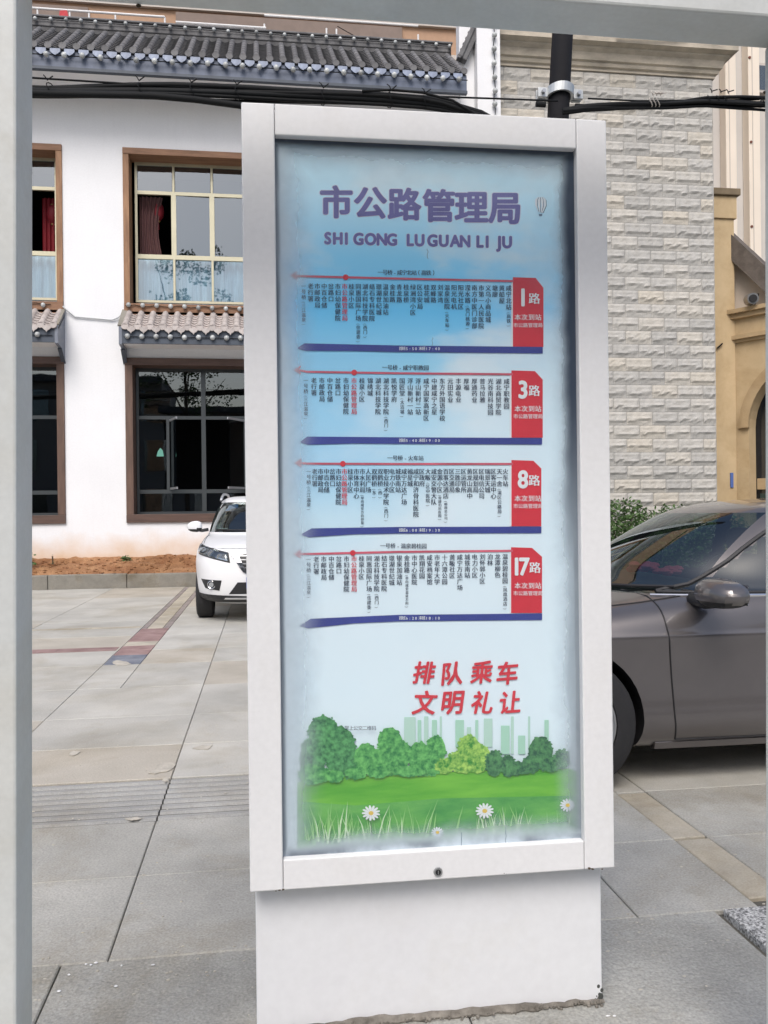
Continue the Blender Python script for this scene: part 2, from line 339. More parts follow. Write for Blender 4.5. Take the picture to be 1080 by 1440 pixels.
# small chips and grit
b = MB()
for _ in range(420):
    x, y = random.choice([(random.uniform(-1.3, -.04), random.uniform(2.2, 6)), (random.uniform(1.0, 1.9), random.uniform(2.0, 4)), (random.uniform(-1.2, 1.5), random.uniform(2.55, 2.85))])
    if y < 2.75 and x > 1.5: continue
    r = random.uniform(.0015, .0045); b.ball((x, y, .001), r*random.uniform(1, 2), r, r*.6, 5, 3)
tag(b.build('grit', PATCH, None), 'tiny pale grit scattered over the paving around the sign', 'grit', kind='stuff')
b = MB()
for px, py in ((121,1357),(128,1358),(135,1355),(171,1359),(215,1358),(163,1388),(83,1395),(97,1372),(855,1430),(864,1430)):
    p = onG(px, py); b.ball((p.x, p.y, .003), random.uniform(.003, .008), random.uniform(.002, .005), .002, 6, 4)
tag(b.build('paint_flakes', WHITEPAINT, None), 'few white paint flakes lying on the paving near the post', 'paint flakes', kind='stuff')
p0, p1 = Vector((-.64, 2.3, .001)), Vector((-.64, 2.79, .001))

# kerb, soil bed, plants
for k in range(-9, 10):
    x0 = k*1.45+.3
    if x0 > 4.6: break
    b = MB(); b.box(x0+.004, x0+1.446, 16.87, 17.03, -.05, .27+random.uniform(-.006, .006))
    kb = b.build('kerb_stone', KERB, pav, bevel=.018)
def soilz(x, y):
    t = (y-17.0)/1.0
    return .22+.33*t**.8+.09*noise.noise(Vector((x*1.3, y*2.5, 0)))*min(1, t*3)+.03*noise.noise(Vector((x*7, y*7, 3)))
b = MB().grid(lambda u, v: Vector((-13+u*18.1, 17.0+v*1.0, soilz(-13+u*18.1, 17.0+v))), 300, 22)
b.build('soil_bed', SOIL, None, smooth=True)['kind'] = 'structure'
b = MB()
for _ in range(500):
    x = random.uniform(-6, 1); y = random.uniform(17.05, 17.9); r = random.uniform(.01, .035)
    b.ball((x, y, soilz(x, y)+r*.3), r, r*.8, r*.6, 6, 4)
tag(b.build('soil_clods', SOIL, None, smooth=True), 'loose reddish clods on the soil bed below the wall', 'soil clods', kind='stuff')
def leafplant(name, label, cx_, cy_, cz, rad, h, n, lsz, cat='plant', grp=None, stems=5, ly=None):
    t = empty(name, (cx_, cy_, cz), label, cat, grp); b = MB()
    for _ in range(n):
        while True:
            d = Vector((random.uniform(-1, 1), random.uniform(-1, 1), random.uniform(0, 1)))
            if (d.x**2+d.y**2+(d.z-.45)**2/.32) < 1+.35*noise.noise(d*3): break
        p = Vector((d.x*rad, d.y*(ly or rad), d.z*h)); s = lsz*random.uniform(.6, 1.3)
        a = Vector((random.gauss(0, 1), random.gauss(0, 1), random.gauss(0, .6))).normalized(); c = a.cross(Vector((random.gauss(0,1), random.gauss(0,1), random.gauss(0,1)))).normalized()
        b.add([p, p+a*s*.5+c*s*.28, p+a*s, p+a*s*.5-c*s*.28], [(0, 1, 2, 3)])
    o = b.build('foliage', LEAF, t, fixn=False); o['kind'] = 'stuff'
    b = MB()
    for _ in range(stems):
        a = random.uniform(0, 2*PI); r = rad*.6*random.random()
        b.tube([(0, 0, -.05), (r*.4*math.cos(a), r*.4*math.sin(a), h*.4), (r*math.cos(a), (ly or rad)/rad*r*math.sin(a), h*.85)], lambda u: .012*(1-u*.6), 5)
    b.build('stem', TWIG, t)
    return t
leafplant('shrub', 'low leafy shrub at the left end of the soil bed by the left post', -4.75, 17.45, .35, .33, .42, 500, .07)
leafplant('weed', 'small dark weed on the soil between the two ground floor windows', -2.75, 17.75, .45, .13, .12, 120, .05)
t = leafplant('seedling', 'thin bare seedling poking from the soil near the left shrub', -4.12, 17.6, .42, .05, .22, 14, .03)
leafplant('shrub', 'tall dense hedge bush beside the stone building behind the grey sedan', 7.55, 17.3, 0, .75, 1.62, 4200, .085, ly=.5, grp='hedge bushes under the stone wall')
leafplant('shrub', 'lower hedge bush right of the tall one under the stone wall', 8.75, 17.35, 0, .8, 1.48, 3600, .085, ly=.5, grp='hedge bushes under the stone wall')
leafplant('shrub', 'hedge bush at the right end of the stone wall above the car roof', 9.9, 17.35, 0, .7, 1.3, 2600, .085, ly=.5, grp='hedge bushes under the stone wall')
exec_parts = []
# ------------------------------------------------------------------ white restaurant building
FY = 18.0
rb = empty('restaurant_building', (0, FY, 0), 'white two storey building with brown framed windows and grey tiled eaves', 'building')
def pt(o):      # place world-space mesh under a root at (0,FY,0)
    o.location = -Vector(o.parent.location); return o
def P(b, name, m, parent, **k):
    o = b.build(name, m, parent, **k)
    r = parent; off = Vector((0, 0, 0))
    while r is not None: off += Vector(r.location); r = r.parent
    o.location = -off; return o
UP = [(-7.45, -3.95), (-2.76, .76), (1.95, 4.1)]
U0, U1, L0, L1 = 5.42, 8.90, 1.24, 4.61
xsw = [-13]+[x for p in UP for x in p]+[5.11]; zsw = [-.1, L0, L1, U0, U1, 10.3]
b = MB()
for i in range(len(xsw)-1):
    for j in range(len(zsw)-1):
        if i % 2 == 1 and j in (1, 3): continue
        x0, x1, z0, z1 = xsw[i], xsw[i+1], zsw[j], zsw[j+1]
        b.add([(x0,FY,z0),(x1,FY,z0),(x1,FY,z1),(x0,FY,z1)], [(0,1,2,3)])
        b.add([(x0,FY+.3,z0),(x1,FY+.3,z0),(x1,FY+.3,z1),(x0,FY+.3,z1)], [(0,3,2,1)])
# base stain: soil splash on the plaster
WALL = PLASTER.copy(); WALL.name = 'stained_plaster'
N = WALL.node_tree.nodes; L = WALL.node_tree.links; bs = N['Principled BSDF']; src = bs.inputs['Base Color'].links[0].from_socket
tc = N.new('ShaderNodeTexCoord'); sx = N.new('ShaderNodeSeparateXYZ'); L.new(tc.outputs['Object'], sx.inputs[0])
nz = N.new('ShaderNodeTexNoise'); nz.inputs['Scale'].default_value = 2.2; nz.inputs['Detail'].default_value = 8; L.new(tc.outputs['Object'], nz.inputs['Vector'])
def mth(op, a, b_, c=None):
    n = N.new('ShaderNodeMath'); n.operation = op
    for i, v in enumerate((a, b_, c)):
        if v is None: continue
        if isinstance(v, (int, float)): n.inputs[i].default_value = v
        else: L.new(v, n.inputs[i])
    return n.outputs[0]
hgt = mth('SUBTRACT', sx.outputs[2], mth('MULTIPLY', nz.outputs[0], .7))
mr = N.new('ShaderNodeMapRange'); mr.inputs[1].default_value = .72; mr.inputs[2].default_value = .12; L.new(hgt, mr.inputs[0])
mx = N.new('ShaderNodeMix'); mx.data_type = 'RGBA'; L.new(mth('MULTIPLY', mr.outputs[0], .75), mx.inputs[0]); L.new(src, mx.inputs[6]); mx.inputs[7].default_value = (.62, .38, .18, 1)
# faint grime streaks
n2 = N.new('ShaderNodeTexNoise'); mp = N.new('ShaderNodeMapping'); mp.inputs['Scale'].default_value = (2.2, 1, .25); L.new(tc.outputs['Object'], mp.inputs[0]); L.new(mp.outputs[0], n2.inputs['Vector']); n2.inputs['Detail'].default_value = 7
mr2 = N.new('ShaderNodeMapRange'); mr2.inputs[1].default_value = .5; mr2.inputs[2].default_value = .8; mr2.inputs[3].default_value = 1; mr2.inputs[4].default_value = .975; L.new(n2.outputs[0], mr2.inputs[0])
mx2 = N.new('ShaderNodeMix'); mx2.data_type = 'RGBA'; mx2.blend_type = 'MULTIPLY'; mx2.inputs[0].default_value = 1; L.new(mx.outputs[2], mx2.inputs[6]); L.new(mr2.outputs[0], mx2.inputs[7])
L.new(mx2.outputs[2], bs.inputs['Base Color'])
P(b, 'wall', WALL, rb, fixn=False)
# sides, back, inner rooms
b = MB(); b.box(-13, -12.8, FY+.3, 25, -.1, 10.9); b.box(4.9, 5.1, FY+.3, 25, -.1, 10.9); b.box(-12.8, 4.9, 24.8, 25, -.1, 10.9)
P(b, 'side_wall', PLASTER, rb)
b = MB()
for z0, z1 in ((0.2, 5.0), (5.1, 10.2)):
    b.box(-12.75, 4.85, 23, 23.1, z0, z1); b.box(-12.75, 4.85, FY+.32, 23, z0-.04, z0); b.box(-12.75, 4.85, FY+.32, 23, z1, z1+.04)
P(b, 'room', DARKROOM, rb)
# windows
def frame4(b, x0, x1, z0, z1, wd, y0, y1, wt=None, wb=None, mi=0):
    wt = wt or wd; wb = wb or wd
    b.box(x0, x0+wd, y0, y1, z0, z1, mi); b.box(x1-wd, x1, y0, y1, z0, z1, mi)
    b.box(x0+wd, x1-wd, y0, y1, z1-wt, z1, mi); b.box(x0+wd, x1-wd, y0, y1, z0, z0+wb, mi)
def upper_window(x0, x1, n, openp):
    b = MB(); wd = .12
    b.box(x0, x0+wd, FY-.035, FY+.42, U0+.30, U1-.13); b.box(x1-wd, x1, FY-.035, FY+.42, U0+.30, U1-.13)
    b.box(x0, x1, FY-.045, FY+.42, U1-.13, U1, 1); b.box(x0, x1, FY-.05, FY+.42, U0+.06, U0+.30, 1)
    win = P(b, 'window', [WOOD, WOODH], rb, bevel=.006)
    xa, xb = x0+wd+.06, x1-wd-.06; za, zb = 5.84, U1-.13; Y0, Y1 = FY+.36, FY+.42
    b = MB(); frame4(b, xa, xb, za, zb, .05, Y0, Y1)
    p = (xb-xa)/n
    t1, t2 = 8.14, 6.80
    for z, hh in ((t1, .07), (t2, .09)): b.box(xa+.05, xb-.05, Y0-.003, Y1-.002, z-hh/2, z+hh/2)
    for i in range(1, n):
        x = xa+p*i
        for z0, z1, hw in ((za+.05, t2-.045, .022), (t1+.035, zb-.05, .022), (t2+.045, t1-.035, .05)):
            b.box(x-hw, x+hw, Y0-.004, Y1-.003, z0, z1)
    P(b, 'window_frame', ALU, win)
    for i in range(n):
        xl, xr = xa+p*i+.03, xa+p*(i+1)-.03
        for r, (z0, z1) in enumerate(((za+.04, t2-.04), (t2+.04, t1-.04), (t1+.04, zb-.04))):
            if r == 1 and i in openp: continue
            yy = Y0+.03+random.uniform(-.004, .004); tl = random.uniform(-.012, .012); tv = random.uniform(-.01, .01)
            P(MB().add([(xl, yy-tl, z0), (xr, yy+tl, z0), (xr, yy+tl+tv, z1), (xl, yy-tl+tv, z1)], [(0, 1, 2, 3)]), 'pane', PANE_U, win, fixn=False)
    # pleated sheer behind the bottom row
    b = MB(); nn = int((xb-xa)*60)
    b.grid(lambda u, v: Vector((xa+.03+u*(xb-xa-.06), Y1+.12+.02*math.sin(u*(xb-xa)*38), za+v*(t2-za))), nn, 1)
    P(b, 'curtain', SHEER, win, fixn=False)
    for i in openp:                                     # bunched brown curtain in the open sash
        xl = xa+p*i
        if i == 0:
            b = MB(); b.grid(lambda u, v: Vector((xl+.06+u*(.48-.10*math.sin(v*PI)), Y1+.2+.03*math.sin(u*34), t2+v*(t1-t2))), 60, 8)
        else:
            b = MB(); b.grid(lambda u, v: Vector((xl+.35+u*.4, Y1+.5+.03*math.sin(u*30), t2+v*(t1-t2))), 50, 4)
        P(b, 'curtain', CURTAIN if i == 0 else RED, win, fixn=False, smooth=True)
    return win
upper_window(*UP[0], 4, [3]); upper_window(*UP[1], 4, [0]); upper_window(*UP[2], 2, [])
def lower_window(x0, x1):
    b = MB(); wd = .15
    b.box(x0, x0+wd, FY-.04, FY+.42, L0+.17, L1-.15); b.box(x1-wd, x1, FY-.04, FY+.42, L0+.17, L1-.15)
    b.box(x0, x1, FY-.05, FY+.42, L1-.15, L1, 1); b.box(x0, x1, FY-.05, FY+.42, L0, L0+.17, 1)
    win = P(b, 'window', [DWOOD, DWOODH], rb, bevel=.008)
    xa, xb = x0+wd+.01, x1-wd-.01; za, zb = L0+.17, L1-.15; Y0, Y1 = FY+.36, FY+.42
    W_ = xb-xa; xm = xa+W_*.43
    t1, t2 = 3.43, 1.88
    b = MB(); frame4(b, xa, xb, za, zb, .05, Y0, Y1)
    b.box(xa+.05, xb-.05, Y0-.003, Y1-.002, t1-.035, t1+.035); b.box(xa+.05, xb-.05, Y0-.003, Y1-.002, t2-.04, t2+.04)
    for z0, z1 in ((za+.05, t2-.04), (t2+.04, t1-.035), (t1+.035, zb-.05)): b.box(xm-.045, xm+.045, Y0-.006, Y1-.004, z0, z1)
    sx_ = [xa+W_*.20, xa+W_*.235, xm+W_*.135, xm+W_*.235, xm+W_*.27]
    for x in (sx_[0], sx_[4]): b.box(x-.03, x+.03, Y0-.005, Y1-.004, t2+.04, t1-.035)
    P(b, 'window_frame', DALU, win)
    for (xl, xr, z0, z1) in ((xa, xm, t1, zb), (xm, xb, t1, zb), (xa, xm, za, t2), (xm, xb, za, t2), (xa, sx_[0], t2, t1), (sx_[4], xb, t2, t1)):
        yy = Y0+.03; tl = random.uniform(-.008, .008)
        P(MB().add([(xl+.03, yy-tl, z0+.03), (xr-.03, yy+tl, z0+.03), (xr-.03, yy+tl, z1-.03), (xl+.03, yy-tl, z1-.03)], [(0, 1, 2, 3)]), 'pane', PANE_L, win, fixn=False)
    # casements standing open outwards
    for xh, sgn, wdt in ((sx_[0]+.05, 1, .6), (sx_[3]+.1, -1, .62)):
        hx = Vector((xh, Y0-.01, 0)); ang = math.radians(72) if sgn > 0 else math.radians(58)
        d = Vector((math.cos(ang)*sgn, -math.sin(ang), 0))
        b = MB()
        for a0, a1, z in ((0, 1, t2+.06), (0, 1, t1-.06)): b.bar(hx+d*a0*wdt+Vector((0, 0, z)), hx+d*a1*wdt+Vector((0, 0, z)), .03, .045)
        for a in (.03, wdt-.03): b.bar(hx+d*a+Vector((0, 0, t2+.085)), hx+d*a+Vector((0, 0, t1-.085)), .035, .045)
        P(b, 'open_sash', SASHALU, win)
        q = [hx+d*.05+Vector((0, 0, t2+.08)), hx+d*(wdt-.05)+Vector((0, 0, t2+.08)), hx+d*(wdt-.05)+Vector((0, 0, t1-.08)), hx+d*.05+Vector((0, 0, t1-.08))]
        P(MB().add(q, [(0, 1, 2, 3)]), 'pane', PANE_L, win, fixn=False)
    return win
lower_window(*UP[0]); lw = lower_window(*UP[1]); lower_window(*UP[2])
# green sticker on the lower window
g = MB().prism([(-2.20, FY+.385, 2.62), (-2.05, FY+.385, 2.62), (-2.07, FY+.385, 2.74), (-2.12, FY+.385, 2.80), (-2.17, FY+.385, 2.73)], (0, -.003, 0))
P(g, 'sticker', mat('green_sticker', (.12, .35, .28), .5), lw)

def tilecol(length, r, seg, taper=.93):
    b = MB(); n = 8
    for s in range(seg):
        a0, a1 = length*s/seg, length*(s+1)/seg+.012
        for (a, rr) in ((a0, r), (a1, r*taper)): pass
        vs = []
        for (a, rr) in ((a0, r), (a1, r*taper)):
            for i in range(n+1):
                t = PI*i/n; vs.append((rr*math.cos(t), a, rr*math.sin(t)*.95))
        b.add(vs, [(i, i+1, n+1+i+1, n+1+i) for i in range(n)])
        b.add(vs[:n+1]+[(0, a0, 0)], [(i+1, i, n+1) for i in range(n)])
    return b
def pancol(length, w_, steps):
    b = MB(); n = 4
    for s in range(steps):
        a0, a1 = length*s/steps, length*(s+1)/steps
        def pr(a, lift): return [((i/n-.5)*w_, a, lift+.05*((i/n-.5)*2)**2*.8) for i in range(n+1)]
        vs = pr(a0, .022)+pr(a1, .0)+pr(a0, .0)
        b.add(vs, [(i, i+1, n+1+i+1, n+1+i) for i in range(n)]+[(2*n+2+i, 2*n+3+i, i+1, i) for i in range(n)])
    return b
def scallop(w_, h, th):
    pts = [(-w_/2, 0, 0), (w_/2, 0, 0), (w_/2, 0, -h*.35), (w_*.28, 0, -h*.62), (w_*.12, 0, -h*.72), (0, 0, -h), (-w_*.12, 0, -h*.72), (-w_*.28, 0, -h*.62), (-w_/2, 0, -h*.35)]
    return MB().prism(pts, (0, th, 0))
def inst(me, name, parent, loc, rotx=0, rz=0, sc_=1):
    o = bpy.data.objects.new(name, me); C.objects.link(o); o.parent = parent
    off = Vector((0, 0, 0)); r = parent
    while r is not None: off += Vector(r.location); r = r.parent
    o.location = Vector(loc)-off; o.rotation_euler = (rotx, random.uniform(-.012, .012), rz); o.scale = (sc_,)*3
    return o
# --- main eave roof
EY, EZ, RY, RZ = 17.05, 10.34, 18.6, 11.50
sl = math.atan2(RZ-EZ, RY-EY); sll = math.hypot(RZ-EZ, RY-EY)
XE0, XE1 = -9.0, 4.22
pitch = .262
b = MB(); b.hexa([(XE0, EY, EZ-.06), (XE1, EY, EZ-.06), (XE1, RY, RZ-.08), (XE0, RY, RZ-.08), (XE0, EY, EZ-.02), (XE1, EY, EZ-.02), (XE1, RY, RZ-.02), (XE0, RY, RZ-.02)])
P(b, 'roof_deck', DTILE, rb)
P(MB().hexa([(XE0, EY+.05, 10.0), (XE1-.1, EY+.05, 10.0), (XE1-.1, FY, 10.0), (XE0, FY, 10.0), (XE0, EY+.05, 10.05), (XE1-.1, EY+.05, 10.05), (XE1-.1, FY, 10.05), (XE0, FY, 10.05)]), 'soffit', PLASTER, rb)
b = MB(); b.box(XE0, XE1, EY-.03, EY+.045, 9.99, EZ-.05)
P(b, 'fascia', mat('eave_board_blue', (.07, .09, .135), .5, col2=(.13, .16, .23), vscale=3), rb)
P(MB().box(XE0, XE1+.01, EY-.045, EY+.06, 9.93, 9.985), 'fascia_trim', NAVYFASC, rb)
mc = tilecol(sll, .064, 7).mesh('cover_tile', [GREYTILE], True); mp_ = pancol(sll, .20, 12).mesh('pan_tile', [DTILE])
cap = MB().cyl((0, 0, 0), (0, -.03, 0), .07, n=14).mesh('end_cap', [GREYTILE])
drip = scallop(.19, .17, .02).mesh('drip_tile', [BLUEFASC])
nx = int((XE1-XE0)/pitch)
for i in range(nx+1):
    x = XE1-.06-i*pitch
    inst(mc, 'cover_tile', rb, (x, EY-.03, EZ+.02), sl); inst(cap, 'end_cap', rb, (x, EY-.04, EZ+.035), -.15)
    inst(mp_, 'pan_tile', rb, (x-pitch/2, EY-.02, EZ+.005), sl); inst(drip, 'drip_tile', rb, (x-pitch/2, EY-.07, EZ-.02), -.12)
# ridge with round notches and lamps
b = MB(); b.box(XE0, XE1+.05, RY-.0, RY+.2, RZ+.12, RZ+.30); b.box(XE0, XE1+.08, RY-.03, RY+.23, RZ+.30, RZ+.35)
P(b, 'ridge', GREYTILE, rb, bevel=.02)
b = MB(); b.box(XE0, XE1+.05, RY+.02, RY+.18, RZ-.1, RZ+.12); P(b, 'ridge_base', DTILE, rb)
bulb = MB().ball((0, 0, 0), .042, nu=10, nv=7).mesh('bulb', [BULB], True)
bulbb = MB().ball((0, 0, 0), .056, nu=10, nv=7).mesh('bulb', [BULB], True)
x = XE1
while x > -6.2:
    inst(bulb, 'bulb', rb, (x, RY-.06, RZ+.24+random.uniform(-.012, .012))); x -= .305+random.uniform(-.01, .01)
x = XE1-.18
while x > -6.2:
    inst(bulbb, 'bulb', rb, (x, EY-.12, EZ-.17+random.uniform(-.012, .012))); x -= .335+random.uniform(-.012, .012)
b = MB(); b.tube([(XE0, RY-.03, RZ+.24), (XE1, RY-.03, RZ+.24)], .008, 5); b.tube([(XE0, EY-.1, EZ-.17), (XE1, EY-.1, EZ-.17)], .01, 5)
P(b, 'lamp_wire', CABLE, rb)
# right end: white pier with a diagonal tiled coping and a lamp string
b = MB(); b.box(4.30, 5.11, FY-.02, FY+.28, 10.06, 14.2); b.box(4.62, 5.13, FY-.30, FY-.021, -.05, 14.2)
P(b, 'pier', PLASTER, rb, bevel=.01)
a0, a1 = Vector((4.36, FY-.12, 11.05)), Vector((4.82, FY-.12, 12.05))
b = MB(); b.bar(a0, a1, .12, .20, up=(0, 1, 0)); b.bar(a0+Vector((-.09, -.0, .05)), a1+Vector((-.09, 0, .05)), .10, .26, up=(0, 1, 0))
P(b, 'coping', GREYTILE, rb, bevel=.02)
for k in range(9):
    q = a0.lerp(a1, k/8)+Vector((-.11, -.10, .06)); inst(cap, 'coping_tile', rb, q, 0, 0, .6)
z = 12.4
b = MB()
zz = []
while z > 8.2:
    zz.append(z); inst(bulbb, 'bulb', rb, (4.98+.008*math.sin(z*5), FY-.37, z), 0, 0, 1.05); z -= .295+random.uniform(-.012, .012)
b.tube([(4.98+.02*math.sin(k*1.7), FY-.35, 12.8-k*.15) for k in range(32)], .009, 5)
P(b, 'lamp_wire', CABLE, rb)
# --- canopies over the ground floor windows
CE = 17.42
def canopy(x0, x1):
    z_e, z_w = 5.10, 5.50
    s2 = math.atan2(z_w-z_e, FY-CE); l2 = math.hypot(z_w-z_e, FY-CE)
    b = MB(); b.hexa([(x0, CE, z_e-.06), (x1, CE, z_e-.06), (x1, FY, z_w-.06), (x0, FY, z_w-.06), (x0, CE, z_e-.02), (x1, CE, z_e-.02), (x1, FY, z_w-.02), (x0, FY, z_w-.02)])
    cn = P(b, 'window_canopy', PTILE, rb)
    P(MB().box(x0+.06, x1-.06, CE-.02, CE+.02, 4.79, z_e-.03), 'fascia', NAVYFASC, cn)
    P(MB().box(x0+.06, x1-.06, CE+.03, FY, 4.80, 4.84), 'soffit', PLASTER, cn)
    P(MB().box(x0+.02, x1-.02, FY-.05, FY-.002, z_w, z_w+.05), 'flashing', mat('pale_flashing', (.60, .58, .55), .8, var=.1), cn)
    for xs, s in ((x0, 1), (x1-.06, 1)):
        b = MB(); xa, xb = xs, xs+.06
        poly = [(xa, FY, z_w+.07), (xa, CE-.03, z_e+.02), (xa, CE-.03, 4.77), (xa, CE+.25, 4.74), (xa, FY, 4.50)]
        b.prism(poly, (.06, 0, 0)); P(b, 'side_plate', SLATE, cn)
        b = MB(); b.bar((xa+.03, CE-.03, z_e+.035), (xa+.03, FY-.002, z_w+.085), .10, .03); P(b, 'side_cap', KERB, cn)
        b = MB(); b.bar((xa+.03, CE+.25, 4.725), (xa+.03, FY-.004, 4.485), .08, .03); P(b, 'side_cap', NAVYFASC, cn)
    mc2 = tilecol(l2, .066, 3, .92).mesh('cover_tile', [PTILE], True); mp2 = pancol(l2, .15, 6).mesh('pan_tile', [PTILE])
    cp2 = MB().cyl((0, 0, 0), (0, -.03, 0), .07, n=12).mesh('end_cap', [PTILE]); dr2 = scallop(.17, .14, .02).mesh('drip_tile', [PTILE])
    n = int((x1-x0-.2)/.235); p = (x1-x0-.2)/n
    for i in range(n+1):
        x = x0+.12+i*p
        inst(mc2, 'cover_tile', cn, (x, CE-.03, z_e+.02), s2); inst(cp2, 'end_cap', cn, (x, CE-.03, z_e+.02), -.2)
        if i < n: inst(mp2, 'pan_tile', cn, (x+p/2, CE-.02, z_e-.005), s2); inst(dr2, 'drip_tile', cn, (x+p/2, CE-.07, z_e+.01), -.15)
    n2 = int((x1-x0)/.275)
    for i in range(n2):
        inst(bulbb, 'bulb', cn, (x0+.17+i*.275, CE-.06, 4.92+random.uniform(-.008, .008)), 0, 0, .95)
        inst(bulbb, 'bulb', cn, (x0+.12+i*.278, FY-.11, 5.66+random.uniform(-.012, .012)-i*.003), 0, 0, .85)
    b = MB(); b.tube([(x0+.1, CE-.04, 4.92), (x1-.1, CE-.04, 4.92)], .008, 5); b.tube([(x0+.05, FY-.07, 5.66)]+[(x0+.1+k*.14, FY-.07, 5.66+.02*math.sin(k*1.9)) for k in range(int((x1-x0-.2)/.14))], .008, 5)
    P(b, 'lamp_wire', CABLE, cn)
canopy(-7.5, -3.93); canopy(-2.78, .80); canopy(1.93, 4.15)
b = MB(); b.tube([(-3.95, FY-.08, 5.62), (-3.86, FY-.05, 5.53), (-3.72, FY-.03, 5.42), (-3.4, FY-.03, 5.40), (-3.0, FY-.03, 5.37), (-2.88, FY-.04, 5.42), (-2.76, FY-.08, 5.52)], .014, 6)
P(b, 'lamp_wire', mat('white_wire', (.5, .52, .53), .5), rb, smooth=True)
# red lanterns inside
def lantern(x, y, z, label, s=1.0):
    t = empty('lantern', (x, y, z), label, 'lantern')
    prof = [(0.0, .05), (.03, .075), (.09, .12), (.20, .135), (.31, .12), (.37, .075), (.40, .05)]
    b = MB(); n = 16
    vs = [(r*s*math.cos(2*PI*i/n), r*s*math.sin(2*PI*i/n), -zz*s) for zz, r in prof for i in range(n)]
    b.add(vs, [(j*n+i, j*n+(i+1)%n, (j+1)*n+(i+1)%n, (j+1)*n+i) for j in range(len(prof)-1) for i in range(n)])
    b.build('shade', RED, t, smooth=True)
    b = MB(); b.cyl((0, 0, .02), (0, 0, -.02*s), .05*s); b.cyl((0, 0, -.39*s), (0, 0, -.42*s), .05*s); b.build('rim', mat('gold_rim', (.4, .25, .08), .5), t)
    MB().cyl((0, 0, -.42*s), (0, 0, -.58*s), .02*s, .035*s, 8).build('tassel', RED, t)
    MB().cyl((0, 0, .02), (0, 0, .5), .006, n=6).build('cord', CABLE, t)
lantern(-2.16, FY+.75, 8.08, 'dark red lantern hanging in the open upper window by the brown curtain')
lantern(-4.35, FY+.95, 8.0, 'dark red lantern inside the leftmost upper window')

# ------------------------------------------------------------------ stone faced building
SY = 18.34; SX0, SX1 = 5.12, 10.32
sb = empty('stone_building', (7.7, SY, 0), 'grey building faced with split stone blocks under a stained cornice', 'building')
P(MB().box(SX0, SX1-.012, SY+.0, 27, -.1, 11.9), 'wall', MORTAR, sb)
bw, bh = .617, .3055; gap = .006
def stone_mesh(wd, seed, depth=.042):
    rnd = random.Random(seed); b = MB(); nu, nv = 10, 6; ph = rnd.uniform(0, 50); ledge = rnd.uniform(.18, .42)
    def f(u, v):
        x = (u-.5)*wd; z = v*(bh-gap)
        e = min(u, 1-u)*wd; ez = min(v, 1-v)*bh
        edge = min(1, .25+min(e, ez)/.016)
        led = ledge+.16*noise.noise(Vector((u*4+ph, 0, ph)))
        a = max(0, min(1, (v-led+.03)/.06))                       # upper flat face proud, lower part broken back
        prof = (.38+.45*a)+(1-a)*(v/max(led, .05))*.0
        mid = math.exp(-((v-led-.06)/.13)**2)*.55
        d = depth*(prof*.62+mid+.30*noise.noise(Vector((u*6+ph, v*4, ph))))
        return Vector((x, -d*edge-.004, z))
    b.grid(f, nu, nv)
    for xx in (-wd/2, wd/2): b.add([(xx, 0.002, 0), (xx, -.006, 0), (xx, -.006, bh-gap), (xx, .002, bh-gap)], [(0, 1, 2, 3)])
    return b.mesh('stone_block', [STONE])
full = [stone_mesh(bw-gap, s) for s in range(14)]; half = [stone_mesh(bw/2-gap, 100+s) for s in range(6)]
row = 0; ztop = 11.245
z = ztop-bh
while z > -.3:
    x = SX1; 
    if row % 2: inst(random.choice(half), 'stone_block', sb, (x-bw/4, SY, z)); x -= bw/2
    while x > SX0+.1:
        wleft = x-SX0
        if wleft >= bw*.9: inst(random.choice(full), 'stone_block', sb, (x-bw/2, SY, z)); x -= bw
        elif wleft > bw*.35: inst(random.choice(half), 'stone_block', sb, (x-bw/4, SY, z)); x -= bw/2
        else: break
    z -= bh; row += 1
for o in sb.children:
    if o.name.startswith('stone_block'): o.rotation_euler = (0, 0, 0)
# right return of the stone wall, flat quoins
for k in range(36):
    z0 = ztop-(k+1)*bh
    if z0 < 0: break
    P(MB().box(SX1-.011, SX1+.02, SY+.01, SY+.6, z0+.005, z0+bh-.005), 'quoin', STONE, sb)
# cornice
def moulding(b, x0, x1, prof, y0):      # profile list (out, z): runs along x, mitred overhang at the right end
    n = len(prof)
    v0 = [(x0, y0-o, z) for o, z in prof]; v1 = [(x1+o, y0-o, z) for o, z in prof]; v2 = [(x1+o, y0+6, z) for o, z in prof]
    b.add(v0+v1+v2, [(i, i+1, n+i+1, n+i) for i in range(n-1)]+[(n+i, n+i+1, 2*n+i+1, 2*n+i) for i in range(n-1)])
b = MB(); moulding(b, SX0, SX1, [(0, 11.25), (.05, 11.25), (.05, 11.31), (.10, 11.33), (.12, 11.38), (.12, 11.41), (.17, 11.43), (.21, 11.58), (.29, 11.64), (.29, 11.68), (.42, 11.72), (.42, 11.86), (.38, 11.88), (0, 11.90)], SY)
P(b, 'cornice', CORNICE, sb, fixn=False)
P(MB().box(SX0, SX1+.1, SY-.1, SY+5, 11.905, 13.2), 'parapet', CORNICE, sb)
P(MB().tube([(SX0+2.7, SY-.5, 11.82), (SX0+3.6, SY-.52, 11.86), (SX0+4.4, SY-.5, 11.95)], .03, 6), 'pipe', PALEG, sb)

